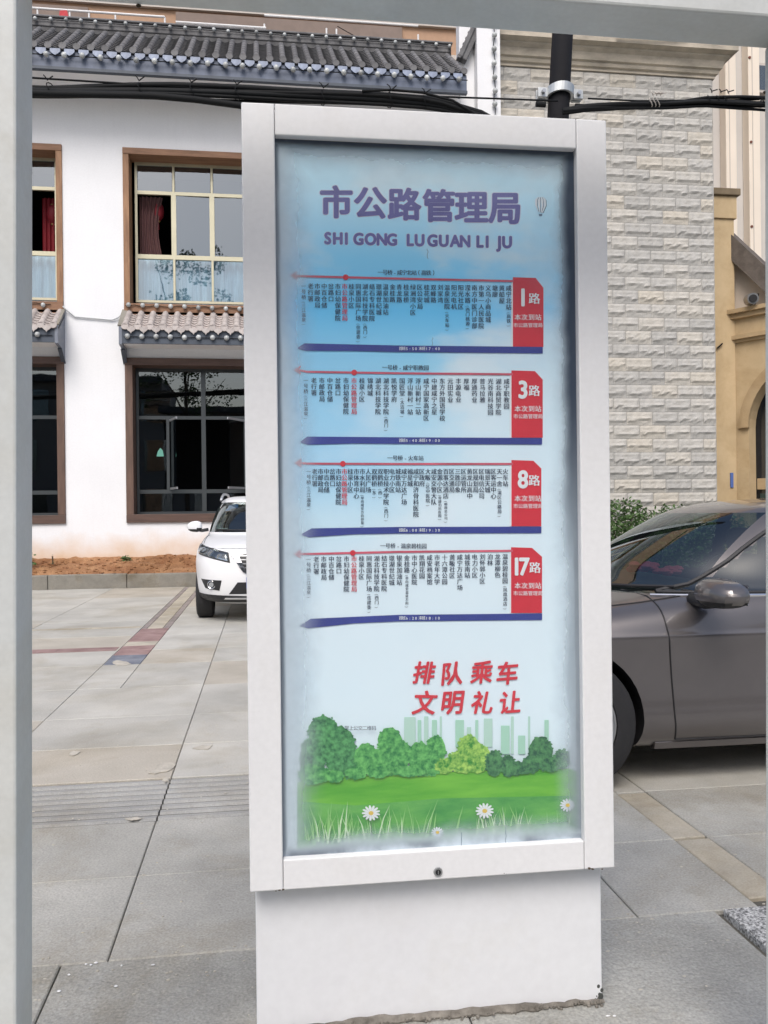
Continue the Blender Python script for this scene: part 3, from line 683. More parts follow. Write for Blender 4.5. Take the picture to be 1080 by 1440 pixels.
# ------------------------------------------------------------------ cream pilastered building, far right
cb = empty('panelled_building', (17, 30, 0), 'tall cream and pale grey panelled building behind the stone one', 'building')
b = MB(); b.box(14.5, 24, 30.2, 40, 0, 24); P(b, 'wall', GREYW, cb)
k = 0
xs = 17.0
px_edges = [(1003, 1014), (1018, 1029), (1029, 1030.5), (1050, 1063), (1063, 1064.5), (1085, 1100)]
for e0, e1 in ((1016, 1031), (1048, 1064), (1085, 1101), (1120, 1136)):
    x0, x1 = onY(e0, 200, 30).x, onY(e1, 200, 30).x
    P(MB().box(x0, x1, 29.75, 30.19, 0, 24), 'pilaster', CREAMW, cb, bevel=.03)
    P(MB().box(x0+(x1-x0)*.30, x0+(x1-x0)*.36, 29.735, 29.76, 0, 24), 'joint_strip', PALEG, cb)
MARK = mat('rusty_mark', (.16, .05, .03), .7)
for px, py in ((1023, 137), (1055, 80), (1057, 199), (1058, 318)):
    p = onY(px, py, 29.7); P(MB().cyl((p.x, 29.72, p.z), (p.x, 29.76, p.z), .05, n=10), 'anchor_plate', MARK, cb)
p0, p1 = onY(1064, 88, 29.9), onY(1072, 130, 29.9)
P(MB().box(p0.x+.05, p0.x+.9, 29.9, 30.19, p1.z, p0.z), 'window', PALEG, cb)
P(MB().box(p0.x+.1, p0.x+.85, 29.885, 29.9, p1.z+.1, p0.z-.1), 'pane', PANE_L, cb)

# ------------------------------------------------------------------ ochre entrance building on the right
eb = empty('arched_entrance', (11.3, 19.5, 0), 'ochre rendered entrance with a square column and a round arch', 'building')
c0 = onY(1003, 270, 19.5).x-.25; c1 = onY(1032, 290, 19.5).x
colh = 9.1
b = MB(); b.box(c0, c1, 19.5, 20.1, 0, colh-.62); P(b, 'column', YELLOW, eb, bevel=.015)
b = MB(); b.box(c0-.04, c1+.05, 19.45, 20.15, colh-.62, colh-.07); P(b, 'capital', YELLOW, eb, bevel=.015)
b = MB(); b.box(c0-.1, c1+.12, 19.38, 20.2, colh-.07, colh+.10); P(b, 'capital_slab', mat('weathered_slab', (.17, .13, .08), .8, var=.2), eb, bevel=.02)
dE = Vector((.545, -.839, 0)).normalized(); nE = Vector((-dE.y, dE.x, 0))*-1      # wall runs right and towards the viewer
nE = Vector((-.839, -.545, 0))
P0 = Vector((c1-.02, 19.62, 0))
def EP(s, o, z): return P0+dE*s+nE*o+Vector((0, 0, z))
LEN = 4.2
def ebox(b, s0, s1, o0, o1, z0, z1):
    return b.hexa([EP(s0, o0, z0), EP(s1, o0, z0), EP(s1, o1, z0), EP(s0, o1, z0), EP(s0, o0, z1), EP(s1, o0, z1), EP(s1, o1, z1), EP(s0, o1, z1)])
# arch wall
AC, AR, AZ = 2.15, 1.75, 3.35           # centre along wall, radius, springing height
b = MB(); nseg = 24
arch = [(AC-AR*math.cos(PI*i/nseg), AZ+AR*.92*math.sin(PI*i/nseg)) for i in range(nseg+1)]
for i in range(nseg):
    (s0, z0), (s1, z1) = arch[i], arch[i+1]
    b.add([EP(s0, 0, z0), EP(s1, 0, z1), EP(s1, 0, 5.0+.45), EP(s0, 0, 5.45)], [(0, 1, 2, 3)])
    b.add([EP(s0, 0, z0), EP(s1, 0, z1), EP(s1, -.35, z1), EP(s0, -.35, z0)], [(0, 3, 2, 1)])
ebox(b, 0, AC-AR, 0, -.35, 0, 5.45); ebox(b, AC+AR, LEN, 0, -.35, 0, 5.45)
P(b, 'wall', YELLOW, eb, fixn=True)
b = MB()
for i in range(nseg):
    t0, t1 = PI*i/nseg, PI*(i+1)/nseg
    def q(t, r, o): return EP(AC-(AR+r)*math.cos(t), o, AZ+(AR+r)*.92*math.sin(t))
    for (ra, rb_, o) in ((-.02, .16, .09), (.16, .24, .05)):
        b.hexa([q(t0, ra, 0), q(t1, ra, 0), q(t1, rb_, 0), q(t0, rb_, 0), q(t0, ra, o), q(t1, ra, o), q(t1, rb_, o), q(t0, rb_, o)])
P(b, 'arch_moulding', YTRIM, eb, fixn=True)
for z0, z1, o in ((5.45, 5.52, .06), (5.52, 5.62, .14), (5.62, 6.02, .05), (6.02, 6.14, .16), (6.14, 6.24, .24)):
    b = MB(); ebox(b, -.0, LEN, -.3, o, z0, z1); P(b, 'entablature', YTRIM if o > .1 else YELLOW, eb)
SLP = (7.85, 4.9)
b = MB(); b.hexa([EP(-.1, -.28, 6.24), EP(1.3, -.28, 6.24), EP(1.3, -.2, 6.24), EP(-.1, -.2, 6.24), EP(-.1, -.28, 8.0), EP(1.3, -.28, 6.5), EP(1.3, -.2, 6.5), EP(-.1, -.2, 8.0)]); P(b, 'upper_wall', BEIGE, eb)
# sloping roof edge above
b = MB(); q0 = EP(-.3, .35, 8.0); q1 = EP(LEN, .35, 6.6)
for dz, oo in ((0, 0),):
    b.hexa([EP(-.1, -.3, 7.66), EP(1.3, -.3, 6.05), EP(1.3, .12, 6.05), EP(-.1, .12, 7.66), EP(-.1, -.3, 8.30), EP(1.3, -.3, 6.68), EP(1.3, .12, 6.68), EP(-.1, .12, 8.30)]); b.hexa([EP(1.3, -.3, 6.25), EP(LEN, -.3, 6.25), EP(LEN, .12, 6.25), EP(1.3, .12, 6.25), EP(1.3, -.3, 6.68), EP(LEN, -.3, 6.68), EP(LEN, .12, 6.68), EP(1.3, .12, 6.68)])
P(b, 'roof_edge', mat('weathered_eave', (.12, .10, .085), .9, var=.25, vscale=5, bump=.4), eb)
# glazing inside the arch
b = MB(); ebox(b, AC-AR-.1, AC+AR+.1, -.55, -.5, 0, 5.3); P(b, 'glazing', glass('dark_entry_glass', (.2, .22, .24), .05, .03, .6, (.03, .03, .035)), eb)
b = MB(); ebox(b, AC-AR, AC+AR, -.49, -.40, 1.85, 2.12); P(b, 'transom', YTRIM, eb)
b = MB(); ebox(b, AC-AR+.05, AC-AR+.65, -.49, -.44, .3, 1.75); P(b, 'door_leaf', mat('dark_green_door', (.03, .05, .045), .4), eb)
p = onY(1029, 674, 19.48); P(MB().box(p.x-.035, p.x+.04, 19.47, 19.498, p.z-.2, p.z+.16), 'blue_plate', mat('blue_plate', (.08, .14, .38), .5), eb)
b = MB(); ebox(b, .55, .75, -.44, -.42, 1.35, 1.6); P(b, 'notice', mat('pink_notice', (.6, .25, .3), .6), eb)
b = MB(); ebox(b, .62, .78, -.44, -.42, 1.02, 1.25); P(b, 'notice', WHITEPAINT, eb)
P(MB().bar(onY(1008, 490, 19.46), onY(1016, 483, 19.46), .03, .03), 'bracket', CABLE, eb)
# camera on the entablature
cm = empty('security_camera', EP(.55, .12, 6.25), 'round security camera perched on the ochre ledge by the column', 'camera')
o = MB().cyl((0, .05, .17), (-.12, -.28, .12), .15, .13, 16).build('housing', STEEL, cm, smooth=False)
MB().cyl((-.118, -.272, .121), (-.13, -.31, .114), .10, .09, 16).build('lens', BLACK, cm)
MB().box(-.04, .04, .0, .08, 0, .1).build('mount', STEEL, cm)
MB().tube([(.1, .05, .02), (.18, 0, .18), (.12, -.12, .28), (.02, -.1, .26)], .012, 6).build('cable', CABLE, cm)

# ------------------------------------------------------------------ building and rail behind the roof
tb = empty('terracotta_building', (0, 26, 0), 'terracotta coloured building with pale ledges rising behind the tiled roof', 'building')
P(MB().box(-16, 14, 26, 34, 0, 26), 'wall', ORANGE, tb)
for z0, z1, x0, x1, m in ((15.9, 16.25, -16, -4.9, BROWNW), (15.35, 15.55, -16, 14, PALEG), (14.7, 15.1, -16, -5.0, BROWNW), (14.95, 15.2, -2.6, 5.0, PALEG), (14.0, 14.9, -1.6, 4.6, BROWNW), (16.4, 17.2, -16, 14, PALEG), (15.62, 16.3, -2.4, 4.4, BROWNW), (13.0, 13.6, -16, 14, PALEG)):
    P(MB().box(x0, x1, 25.9-.001*z0, 25.998, z0, z1), 'ledge', m, tb)
for k in range(8):
    P(MB().box(-2.3+k*.85, -1.65+k*.85, 25.86, 25.95, 14.15, 14.8), 'pane', PANE_L, tb)
rl = empty('terrace_railing', (0, 20.5, 11.2), 'thin white terrace railing above the dark roof ridge', 'railing')
for x in (-7.2, -5.9, -5.0, -4.29, -3.86, -3.27, -2.15, .16, 1.64, 1.88, 3.88):
    P(MB().cyl((x, 20.5, 11.2), (x, 20.5, 13.05), .022, n=8), 'post', WHITEPAINT, rl)
for xa, xb, z in ((-7.2, -2.15, 13.05), (-1.9, .2, 12.95), (-1.9, .2, 12.82), (.16, 3.88, 13.25)):
    P(MB().cyl((xa, 20.49, z), (xb, 20.49, z), .028, n=8), 'rail', WHITEPAINT, rl)
P(MB().cyl((1.9, 20.47, 13.1), (3.9, 20.47, 12.1), .01, n=6), 'stay_wire', CABLE, rl)
P(MB().box(-9, 5, 20.2, 22, 10.8, 11.2), 'terrace_slab', BROWNW, rl)
cl = tag(MB().add([(-4.50, 20.46, 13.02), (-4.34, 20.45, 13.03), (-4.30, 20.44, 12.85), (-4.38, 20.46, 12.72), (-4.43, 20.44, 12.86), (-4.52, 20.46, 12.88)], [(0, 1, 2, 3, 4, 5)]).build('cloth', mat('red_cloth', (.5, .05, .06), .8), None), 'small red cloth hanging from the terrace railing at far left', 'cloth')
m_ = cl.modifiers.new('thick', 'SOLIDIFY'); m_.thickness = .01

# ------------------------------------------------------------------ street side behind the viewer (seen in reflections)
ob = empty('shop_row', (0, -22, 0), 'long grey shop building across the road behind the viewpoint', 'building')
OPW = mat('opposite_wall', (.22, .21, .20), .85, var=.1, vscale=.3)
for x0, x1, h in ((-40, -7.5, 10.2), (-7.4, 1.5, 8.2), (1.6, 40, 10.8)):
    P(MB().box(x0, x1, -30, -22, 0, h), 'wall', OPW, ob); P(MB().box(x0-.3, x1, -30, -21.4, h+.001, h+.4), 'roof', DTILE, ob)
for fl in range(3):
    for k in range(22):
        x = -36+k*3.4
        if fl == 2 and -8.5 < x < 1.6: continue
        P(MB().box(x, x+1.9, -21.98, -21.9, 1+fl*3.3, 3.1+fl*3.3), 'window', PANE_L, ob)
def street_tree(x, y, h, r, label):
    t = empty('street_tree', (x, y, -.05), label, 'tree', 'trees along the road behind the viewpoint')
    b = MB(); b.tube([(0, 0, 0), (.05, .05, h*.3), (-.05, 0, h*.6), (0, 0, h*.85)], lambda u: .16*(1-u*.75), 10)
    for k in range(7):
        a = k*2.4; z0 = h*(.35+.07*k); b.tube([(0, 0, z0), (r*.5*math.cos(a), r*.5*math.sin(a), z0+h*.12), (r*.85*math.cos(a), r*.85*math.sin(a), z0+h*.2)], lambda u: .06*(1-u*.8), 6)
    b.build('trunk', TWIG, t)
    b = MB(); cs = [(Vector((random.gauss(0, r*.45), random.gauss(0, r*.45), h*random.uniform(.42, .98))), random.uniform(.5, 1.1)) for _ in range(26)]
    for _ in range(4200):
        c, q_ = random.choice(cs); d = Vector((random.gauss(0, 1), random.gauss(0, 1), random.gauss(0, 1))).normalized()
        p = c+d*q_*random.uniform(.5, 1); a = Vector((random.gauss(0, 1), random.gauss(0, 1), random.gauss(0, .6))).normalized(); e = a.orthogonal(); sz = random.uniform(.1, .2)
        b.add([p, p+a*sz*.5+e*sz*.3, p+a*sz, p+a*sz*.5-e*sz*.3], [(0, 1, 2, 3)])
    b.build('crown', LEAF, t, fixn=False)['kind'] = 'stuff'
street_tree(-5.2, -15.5, 17.5, 3.0, 'leafy street tree across the road on the left')
street_tree(2.6, -16.5, 19.5, 3.2, 'tall leafy street tree across the road on the right')
# ------------------------------------------------------------------ utility pole and cables
PY = 8.5
up = empty('utility_pole', (2.70, PY, 0), 'black leaning utility pole with a galvanised clamp behind the sign', 'pole')
pb, ptop = Vector((2.70, PY, -.1)), Vector((3.27, PY, 8.4))
P(MB().cyl(pb, ptop, .135, .098, 28), 'shaft', POLE, up, smooth=True)
def onpole(z, out=0, ang=0):
    t = (z+.1)/8.5; c = pb.lerp(ptop, t); return c+Vector((math.sin(ang), -math.cos(ang), 0))*out
for s in (0, 1):
    b = MB(); n = 14; vs = []
    for i in range(n+1):
        a = -PI/2+PI*i/n+(PI if s else 0)
        for (r, z) in ((.122, 5.66), (.150, 5.66), (.150, 5.75), (.122, 5.75)):
            vs.append(onpole(z+.035*math.cos(a)*(1 if not s else -1)*0+(.03 if not s else 0)*math.cos(a), r, a))
    b.add(vs, [(i*4+k, (i+1)*4+k, (i+1)*4+(k+1)%4, i*4+(k+1)%4) for i in range(n) for k in range(4)])
    P(b, 'clamp_band', GALV, up)
for sg in (-1, 1):
    c = onpole(5.70)+Vector((sg*.19, 0, 0))
    P(MB().box(c.x-.05, c.x+.05, PY-.05, PY-.012, c.z-.05, c.z+.05), 'clamp_lug', GALV, up, bevel=.006)
    P(MB().box(c.x-.05, c.x+.05, PY+.012, PY+.05, c.z-.05, c.z+.05), 'clamp_lug', GALV, up, bevel=.006)
    P(MB().cyl(c+Vector((0, -.09, 0)), c+Vector((0, .09, 0)), .022, n=6), 'bolt', STEEL, up)
    c2 = c+Vector((sg*.02, -.03, -.12)); P(MB().cyl(c2-Vector((.05, 0, 0)), c2+Vector((.05, 0, 0)), .028, n=10), 'wire_grip', CABLE, up)
cbn = empty('cable_bundle', (0, PY-.2, 5.4), 'sagging bundle of black cables strung along the front of the restaurant', 'cables')
def path(keys, x):
    for (xa, za), (xb, zb) in zip(keys, keys[1:]):
        if xa <= x <= xb:
            t = (x-xa)/(xb-xa); t = t*t*(3-2*t)*.35+t*.65; return za+(zb-za)*t
    return keys[-1][1]
K1 = [(-9, 5.15), (-5, 5.25), (-2.13, 5.36), (-.85, 5.42), (.25, 5.43), (1.2, 5.455), (1.7, 5.45), (2.15, 5.36), (2.6, 5.16), (2.95, 5.02)]
for i in range(8):
    a = random.uniform(0, 6.28); r = [0, .03, .045, .06, .03, .055, .065, .04][i]; ph = random.uniform(0, 6); rad = [.028, .022, .026, .018, .022, .026, .014, .018][i]
    pts = []
    x = -9
    while x < 2.96:
        zc = path(K1, x); tw = a+x*.35+.6*math.sin(x*.8+ph)
        sp = 1.0 if x < 1.6 else max(.5, 1-(x-1.6)*.4)
        pts.append((x, PY-.2+r*math.cos(tw)*sp, zc+(r*math.sin(tw)+.012*math.sin(x*1.7+ph))*sp)); x += .2
    P(MB().tube(pts, rad, 8), 'cable', CABLE, cbn, smooth=True)
pts = [(-9+.3*k, PY-.2, path([(-9, 5.28), (-2.13, 5.47), (-.2, 5.46), (1.0, 5.50), (3.0, 5.54)], -9+.3*k)) for k in range(41)]
P(MB().tube(pts, .009, 6), 'support_wire', CABLE, cbn, smooth=True)
pts = [(-9+.4*k, PY-.24, path([(-9, 5.12), (-4, 5.2), (-2.13, 5.31), (-.85, 5.345), (-.16, 5.30), (.6, 5.22), (1.6, 5.1)], -9+.4*k)+.004*math.sin(k)) for k in range(26)]
P(MB().tube(pts, .032, 10), 'cable', CABLE, cbn, smooth=True)
pts = [(1.0, PY-.25, 5.50), (1.3, PY-.25, 5.53), (1.6, PY-.25, 5.52), (1.9, PY-.25, 5.46), (2.2, PY-.25, 5.30), (2.4, PY-.25, 5.15)]
P(MB().tube(pts, .012, 6), 'cable', CABLE, cbn, smooth=True)
def tie(b, x, zc, s=1, yy=PY-.2):
    pts = [(x+.02*math.sin(k*.9), yy+.095*s*math.cos(k*.5), zc+.085*s*math.sin(k*.5)) for k in range(14)]
    b.tube(pts, .005, 5)
    b.tube([(x, yy-.09, zc+.06*s), (x-.02, yy-.11, zc+.10*s), (x-.05*s, yy-.1, zc+.125*s)], .005, 5); b.tube([(x, yy-.09, zc+.05), (x+.05, yy-.11, zc+.11*s)], .006, 5)
for x in (-1.92, -1.1, -.62, -.20, .62, 1.28, 1.62): b = MB(); tie(b, x, path(K1, x), random.uniform(.6, .9)); P(b, 'wire_tie', CABLE, cbn)
cb2 = empty('cable_bundle', (3.2, PY-.2, 5.5), 'bundle of black cables running right from the pole to the right post', 'cables')
K2 = [(3.05, 5.44), (3.35, 5.50), (3.7, 5.54), (4.1, 5.57), (4.6, 5.63), (5.2, 5.64), (6, 5.62), (9, 5.75)]
for i in range(7):
    a = random.uniform(0, 6.28); r = [0, .022, .03, .03, .035, .045, .05][i]; ph = random.uniform(0, 6); rad = [.022, .02, .018, .02, .016, .018, .014][i]
    pts = []; x = 3.05
    while x < 9:
        tw = a+x*1.1+.8*math.sin(x*1.3+ph); sp = min(1.2, .5+(x-3)*.35)
        pts.append((x, PY-.2+r*math.cos(tw)*sp, path(K2, x)+r*math.sin(tw)*sp)); x += .12
    P(MB().tube(pts, rad, 8), 'cable', CABLE, cb2, smooth=True)
P(MB().tube([(3.38, PY-.05, 5.66), (3.9, PY-.1, 5.64), (4.5, PY-.2, 5.63), (5.2, PY-.2, 5.68)], .009, 6), 'support_wire', CABLE, cb2)
for x in (3.98, 4.02, 4.06, 4.62, 4.72, 4.80, 5.22): b = MB(); tie(b, x, path(K2, x)+.01, .55); P(b, 'wire_tie', PALEG if x < 4.1 else CABLE, cb2)

# ------------------------------------------------------------------ shelter portal
sp = empty('shelter_frame', (-.53, 1.81, 0), 'white steel shelter portal framing the view with left post and top beam', 'shelter frame')
def member(b, v): b.hexa(v)
PAINT2 = mat('weathered_white_enamel', (.54, .56, .545), .42, stain=.10, col2=(.63, .65, .635), vscale=3, bump=.08, bscale=12, fine=.03, fscale=90)
Ya, Yb = 1.75, 1.87
for xt, xb_, wd in ((-.465, -.492, -.14), (1.185, 1.158, .14)):
    b = MB(); a0, a1 = sorted((xb_, xb_+wd)); c0_, c1_ = sorted((xt, xt+wd))
    b.hexa([(a0, Ya, 0), (a1, Ya, 0), (a1, Yb, 0), (a0, Yb, 0), (c0_, Ya, 2.484), (c1_, Ya, 2.484), (c1_, Yb, 2.484), (c0_, Yb, 2.484)])
    o = P(b, 'post', PAINT2, sp, bevel=.006)
    P(MB().box(min(xb_, xb_+wd)-.04, max(xb_, xb_+wd)+.04, Ya-.04, Yb+.04, .0, .012), 'base_plate', GALV, o)
P(MB().box(-.62, 1.34, Ya-.003, Yb+.003, 2.486, 2.74), 'beam', PAINT2, sp, bevel=.006)
b = MB()
for px, py in ((195, 8), (545, 22), (1076, 130)):
    p = onY(px, py, 1.868); b.ball(p, .006, .003, .004, 6, 4)
P(b, 'rust_speck', TWIG, sp)

# ------------------------------------------------------------------ bus stop sign
SA = math.radians(-.6)
SO = Vector((-.045, 2.262, 0))
sg = empty('bus_stop_sign', SO, 'tall white light box with a blue bus route poster standing on the pavement', 'sign'); sg.rotation_euler = (0, 0, SA)
sX = Vector((math.cos(SA), math.sin(SA), 0)); sN = Vector((math.sin(SA), -math.cos(SA), 0))
def S(x, y, d=0):                     # sign-local point under photo pixel (x,y) on the plane d behind the face
    r = ray(x, y); o = Vector((0, 0, CAMH)); q = SO-sN*d
    t = (q-o).dot(sN)/r.dot(sN); p = o+r*t-SO
    return Vector((p.dot(sX), d, p.z))
def Bs(b, name, m, parent=sg, **k): return b.build(name, m, parent, **k)
W0, W1, Z0, Z1 = 0.0, .998, .408, 2.478
I0, I1, J0, J1 = .086, .912, .487, 2.396        # opening
DP = .20
fr = MB()
fr.box(W0, I0, 0, .03, Z0, Z1); Bs(fr, 'frame_rail', WHITEPAINT, bevel=.0035)
Bs(MB().box(I1, W1, 0, .03, Z0, Z1), 'frame_rail', WHITEPAINT, bevel=.0035)
Bs(MB().box(I0+.0012, I1-.0012, .0006, .03, J1, Z1), 'frame_rail', WHITEPAINT, bevel=.003)
Bs(MB().box(I0+.0012, I1-.0012, .0006, .03, Z0, J0), 'frame_rail', WHITEPAINT, bevel=.003)
b = MB(); b.box(W0+.003, W1-.003, .0305, DP, Z0+.003, Z0+.012); b.box(W0+.003, W1-.003, .0305, DP, Z1-.012, Z1-.003)
b.box(W0+.003, W0+.012, .0305, DP, Z0+.012, Z1-.012); b.box(W1-.012, W1-.003, .0305, DP, Z0+.012, Z1-.012); b.box(W0+.012, W1-.012, DP-.01, DP, Z0+.012, Z1-.012)
Bs(b, 'housing', WHITEPAINT)
Bs(MB().box(.012, .984, .066, DP-.015, -.03, Z0+.003), 'plinth', mat('plinth_paint', (.71, .72, .745), .42, stain=.05, col2=(.75, .765, .785), vscale=1.6, bump=.04, bscale=18, fine=.02, fscale=40), bevel=.004)
b = MB()
frame4(b, I0-.004, I1+.004, J0-.004, J1+.004, .010, .030, .0385)
Bs(b, 'gasket', BLACK)
lk = S(616, 1226, 0)
b = MB(); b.cyl((lk.x, .0005, lk.z), (lk.x, -.0035, lk.z), .0125, .0115, 24); o = Bs(b, 'lock', STEEL)
Bs(MB().cyl((lk.x, -.0036, lk.z), (lk.x, -.0042, lk.z), .0075, n=20), 'lock_core', BLACK, o)
Bs(MB().box(lk.x-.001, lk.x+.001, -.0048, -.0043, lk.z-.005, lk.z+.005), 'key_slot', STEEL, o)
# chips, drips
b = MB()
for px, py, s in ((829,1221,2.4),(833,1222,1.8),(398,1251,1.5),(393,1252,1.2),(388,1253,1),(709,1228,.5),(847,1222,1.2),(712,1229,.4)):
    p = S(px, py, -.0004); pts = []
    for k in range(7):
        a = 2*PI*k/7; r = .0022*s*random.uniform(.5, 1.3); pts.append((p.x+r*1.4*math.cos(a), -.0005, p.z+r*.7*math.sin(a)))
    b.add(pts, [tuple(range(7))])
Bs(b, 'paint_chip', TWIG)
# dirt and moss seam where the plinth meets the paving
b = MB()
pts = []
for k in range(60):
    u = k/59; pts.append((.012+u*.975, .062+.004*math.sin(k*1.3), .004+.006*noise.noise(Vector((k*.4, 0, 0)))))
b.tube(pts, lambda u: .008+.011*abs(noise.noise(Vector((u*16, 3, 0))))+(.006 if .25 < u < .8 else 0), 6)
for _ in range(260):
    u = random.random(); r = random.uniform(.002, .007)
    b.ball((.02+u*.96, .058-abs(random.gauss(0, .008)), random.uniform(.001, .012)), r, r, r*.8, 5, 3)
Bs(b, 'dirt_seam', mat('mossy_dirt', (.10, .09, .075), .95, col2=(.26, .24, .21), vscale=25, bump=.5))
b = MB()
for _ in range(12):
    x = .972+random.gauss(0, .006); r = random.uniform(.002, .008); z = abs(random.gauss(0, .02))
    b.ball((min(x, .984), .066, z), r, .002, r*1.2, 6, 4)
Bs(b, 'scuff', mat('scuffed_metal', (.06, .065, .06), .8))

# --- poster
PD = .037
poster_m = bpy.data.materials.new('poster_print'); poster_m.use_nodes = True
N = poster_m.node_tree.nodes; L = poster_m.node_tree.links; bs = N['Principled BSDF']; bs.inputs['Roughness'].default_value = .5
def nd(t, **k):
    n = N.new(t)
    for a, v in k.items(): setattr(n, a, v)
    return n
def mth(op, a, b_=None, clamp=False):
    n = N.new('ShaderNodeMath'); n.operation = op; n.use_clamp = clamp
    for i, v in enumerate((a, b_)):
        if v is None: continue
        if isinstance(v, (int, float)): n.inputs[i].default_value = v
        else: L.new(v, n.inputs[i])
    return n.outputs[0]
def mixc(f, a, c):
    m = N.new('ShaderNodeMix'); m.data_type = 'RGBA'
    if isinstance(f, (int, float)): m.inputs[0].default_value = f
    else: L.new(f, m.inputs[0])
    for i, v in ((6, a), (7, c)):
        if isinstance(v, tuple): m.inputs[i].default_value = (*v, 1)
        else: L.new(v, m.inputs[i])
    return m.outputs[2]
def sstep(v, a, c, lo=0, hi=1):
    m = N.new('ShaderNodeMapRange'); m.interpolation_type = 'SMOOTHSTEP'; L.new(v, m.inputs[0])
    m.inputs[1].default_value = a; m.inputs[2].default_value = c; m.inputs[3].default_value = lo; m.inputs[4].default_value = hi; return m.outputs[0]
tc = nd('ShaderNodeTexCoord'); sx = nd('ShaderNodeSeparateXYZ'); L.new(tc.outputs['Object'], sx.inputs[0])
X_, Z_ = sx.outputs[0], sx.outputs[2]
n1 = nd('ShaderNodeTexNoise'); n1.inputs['Scale'].default_value = 2.6; n1.inputs['Detail'].default_value = 5; n1.inputs['Roughness'].default_value = .5
mpn = nd('ShaderNodeMapping'); mpn.inputs['Scale'].default_value = (1, 1, 1.8); mpn.inputs['Location'].default_value = (.35, 0, .2); L.new(tc.outputs['Object'], mpn.inputs[0]); L.new(mpn.outputs[0], n1.inputs['Vector'])
cr = nd('ShaderNodeValToRGB'); L.new(sstep(Z_, .48, 2.4), cr.inputs[0])
cr.color_ramp.elements[0].position = 0; cr.color_ramp.elements[0].color = (.52, .63, .68, 1)
cr.color_ramp.elements[1].position = 1; cr.color_ramp.elements[1].color = (.50, .68, .76, 1)  # upper stops painted lighter to offset the top frame's shade
for p, c in ((.30, (.53, .63, .69)), (.48, (.45, .60, .68)), (.64, (.36, .57, .69)), (.77, (.27, .54, .70)), (.86, (.14, .48, .74)), (.93, (.23, .55, .76))):
    e = cr.color_ramp.elements.new(p); e.color = (*c, 1)
cloudm = sstep(n1.outputs[0], .50, .66)
# big cloud mass on the right of the title and across the routes
d1 = mth('ADD', mth('MULTIPLY', mth('SUBTRACT', X_, .42), .9), mth('MULTIPLY', mth('SUBTRACT', 2.10, Z_), .55))
cm1 = sstep(mth('ADD', d1, mth('MULTIPLY', mth('SUBTRACT', n1.outputs[0], .5), .9)), .18, .52)
base = mixc(mth('MULTIPLY', cloudm, .62), cr.outputs[0], (.58, .66, .70))
base = mixc(mth('MULTIPLY', cm1, .78), base, (.57, .65, .69))
blu = mth('MULTIPLY', sstep(Z_, 1.36, 1.5), sstep(Z_, 1.92, 1.78)); blu = mth('MULTIPLY', blu, sstep(X_, .52, .25))
base = mixc(mth('MULTIPLY', blu, .38), base, (.20, .46, .68))
hs = nd('ShaderNodeHueSaturation'); hs.inputs['Value'].default_value = 1.42; hs.inputs['Saturation'].default_value = 1.04; L.new(base, hs.inputs['Color']); base = hs.outputs[0]
L.new(base, bs.inputs['Base Color'])
post = Bs(MB().box(I0-.01, I1+.01, PD, PD+.004, J0-.01, J1+.01), 'poster', poster_m)
LAY = [PD]
def layer():
    LAY[0] -= .00022; return LAY[0]
def flat(name, polys, m, d=None):
    d = layer() if d is None else d
    b = MB()
    for poly in polys: b.add([(p.x, d, p.z) for p in poly], [tuple(range(len(poly)))])
    return b.build(name, m, post)
def ink(name, c, **k): return mat('ink_'+name, c, .5, **k)
def q(*pts): return [S(x, y, PD) for x, y in pts]
NAVY = ink('navy', (.035, .05, .27), var=.15, vscale=8); INKRED = ink('red', (.68, .025, .045), var=.08, vscale=8); INKBLK = ink('black', (.02, .03, .065))
INKPINK = ink('rose', (.62, .11, .16), var=.2, vscale=9); INKW = ink('white', (.82, .86, .88)); TITLE = ink('title', (.16, .15, .38), var=.12, vscale=12); HALO = ink('halo', (.72, .72, .85))
PANEL = ink('panel', (.50, .63, .70)); BALL = ink('balloon', (.85, .88, .90)); BALLD = ink('balloon_dark', (.12, .20, .30))
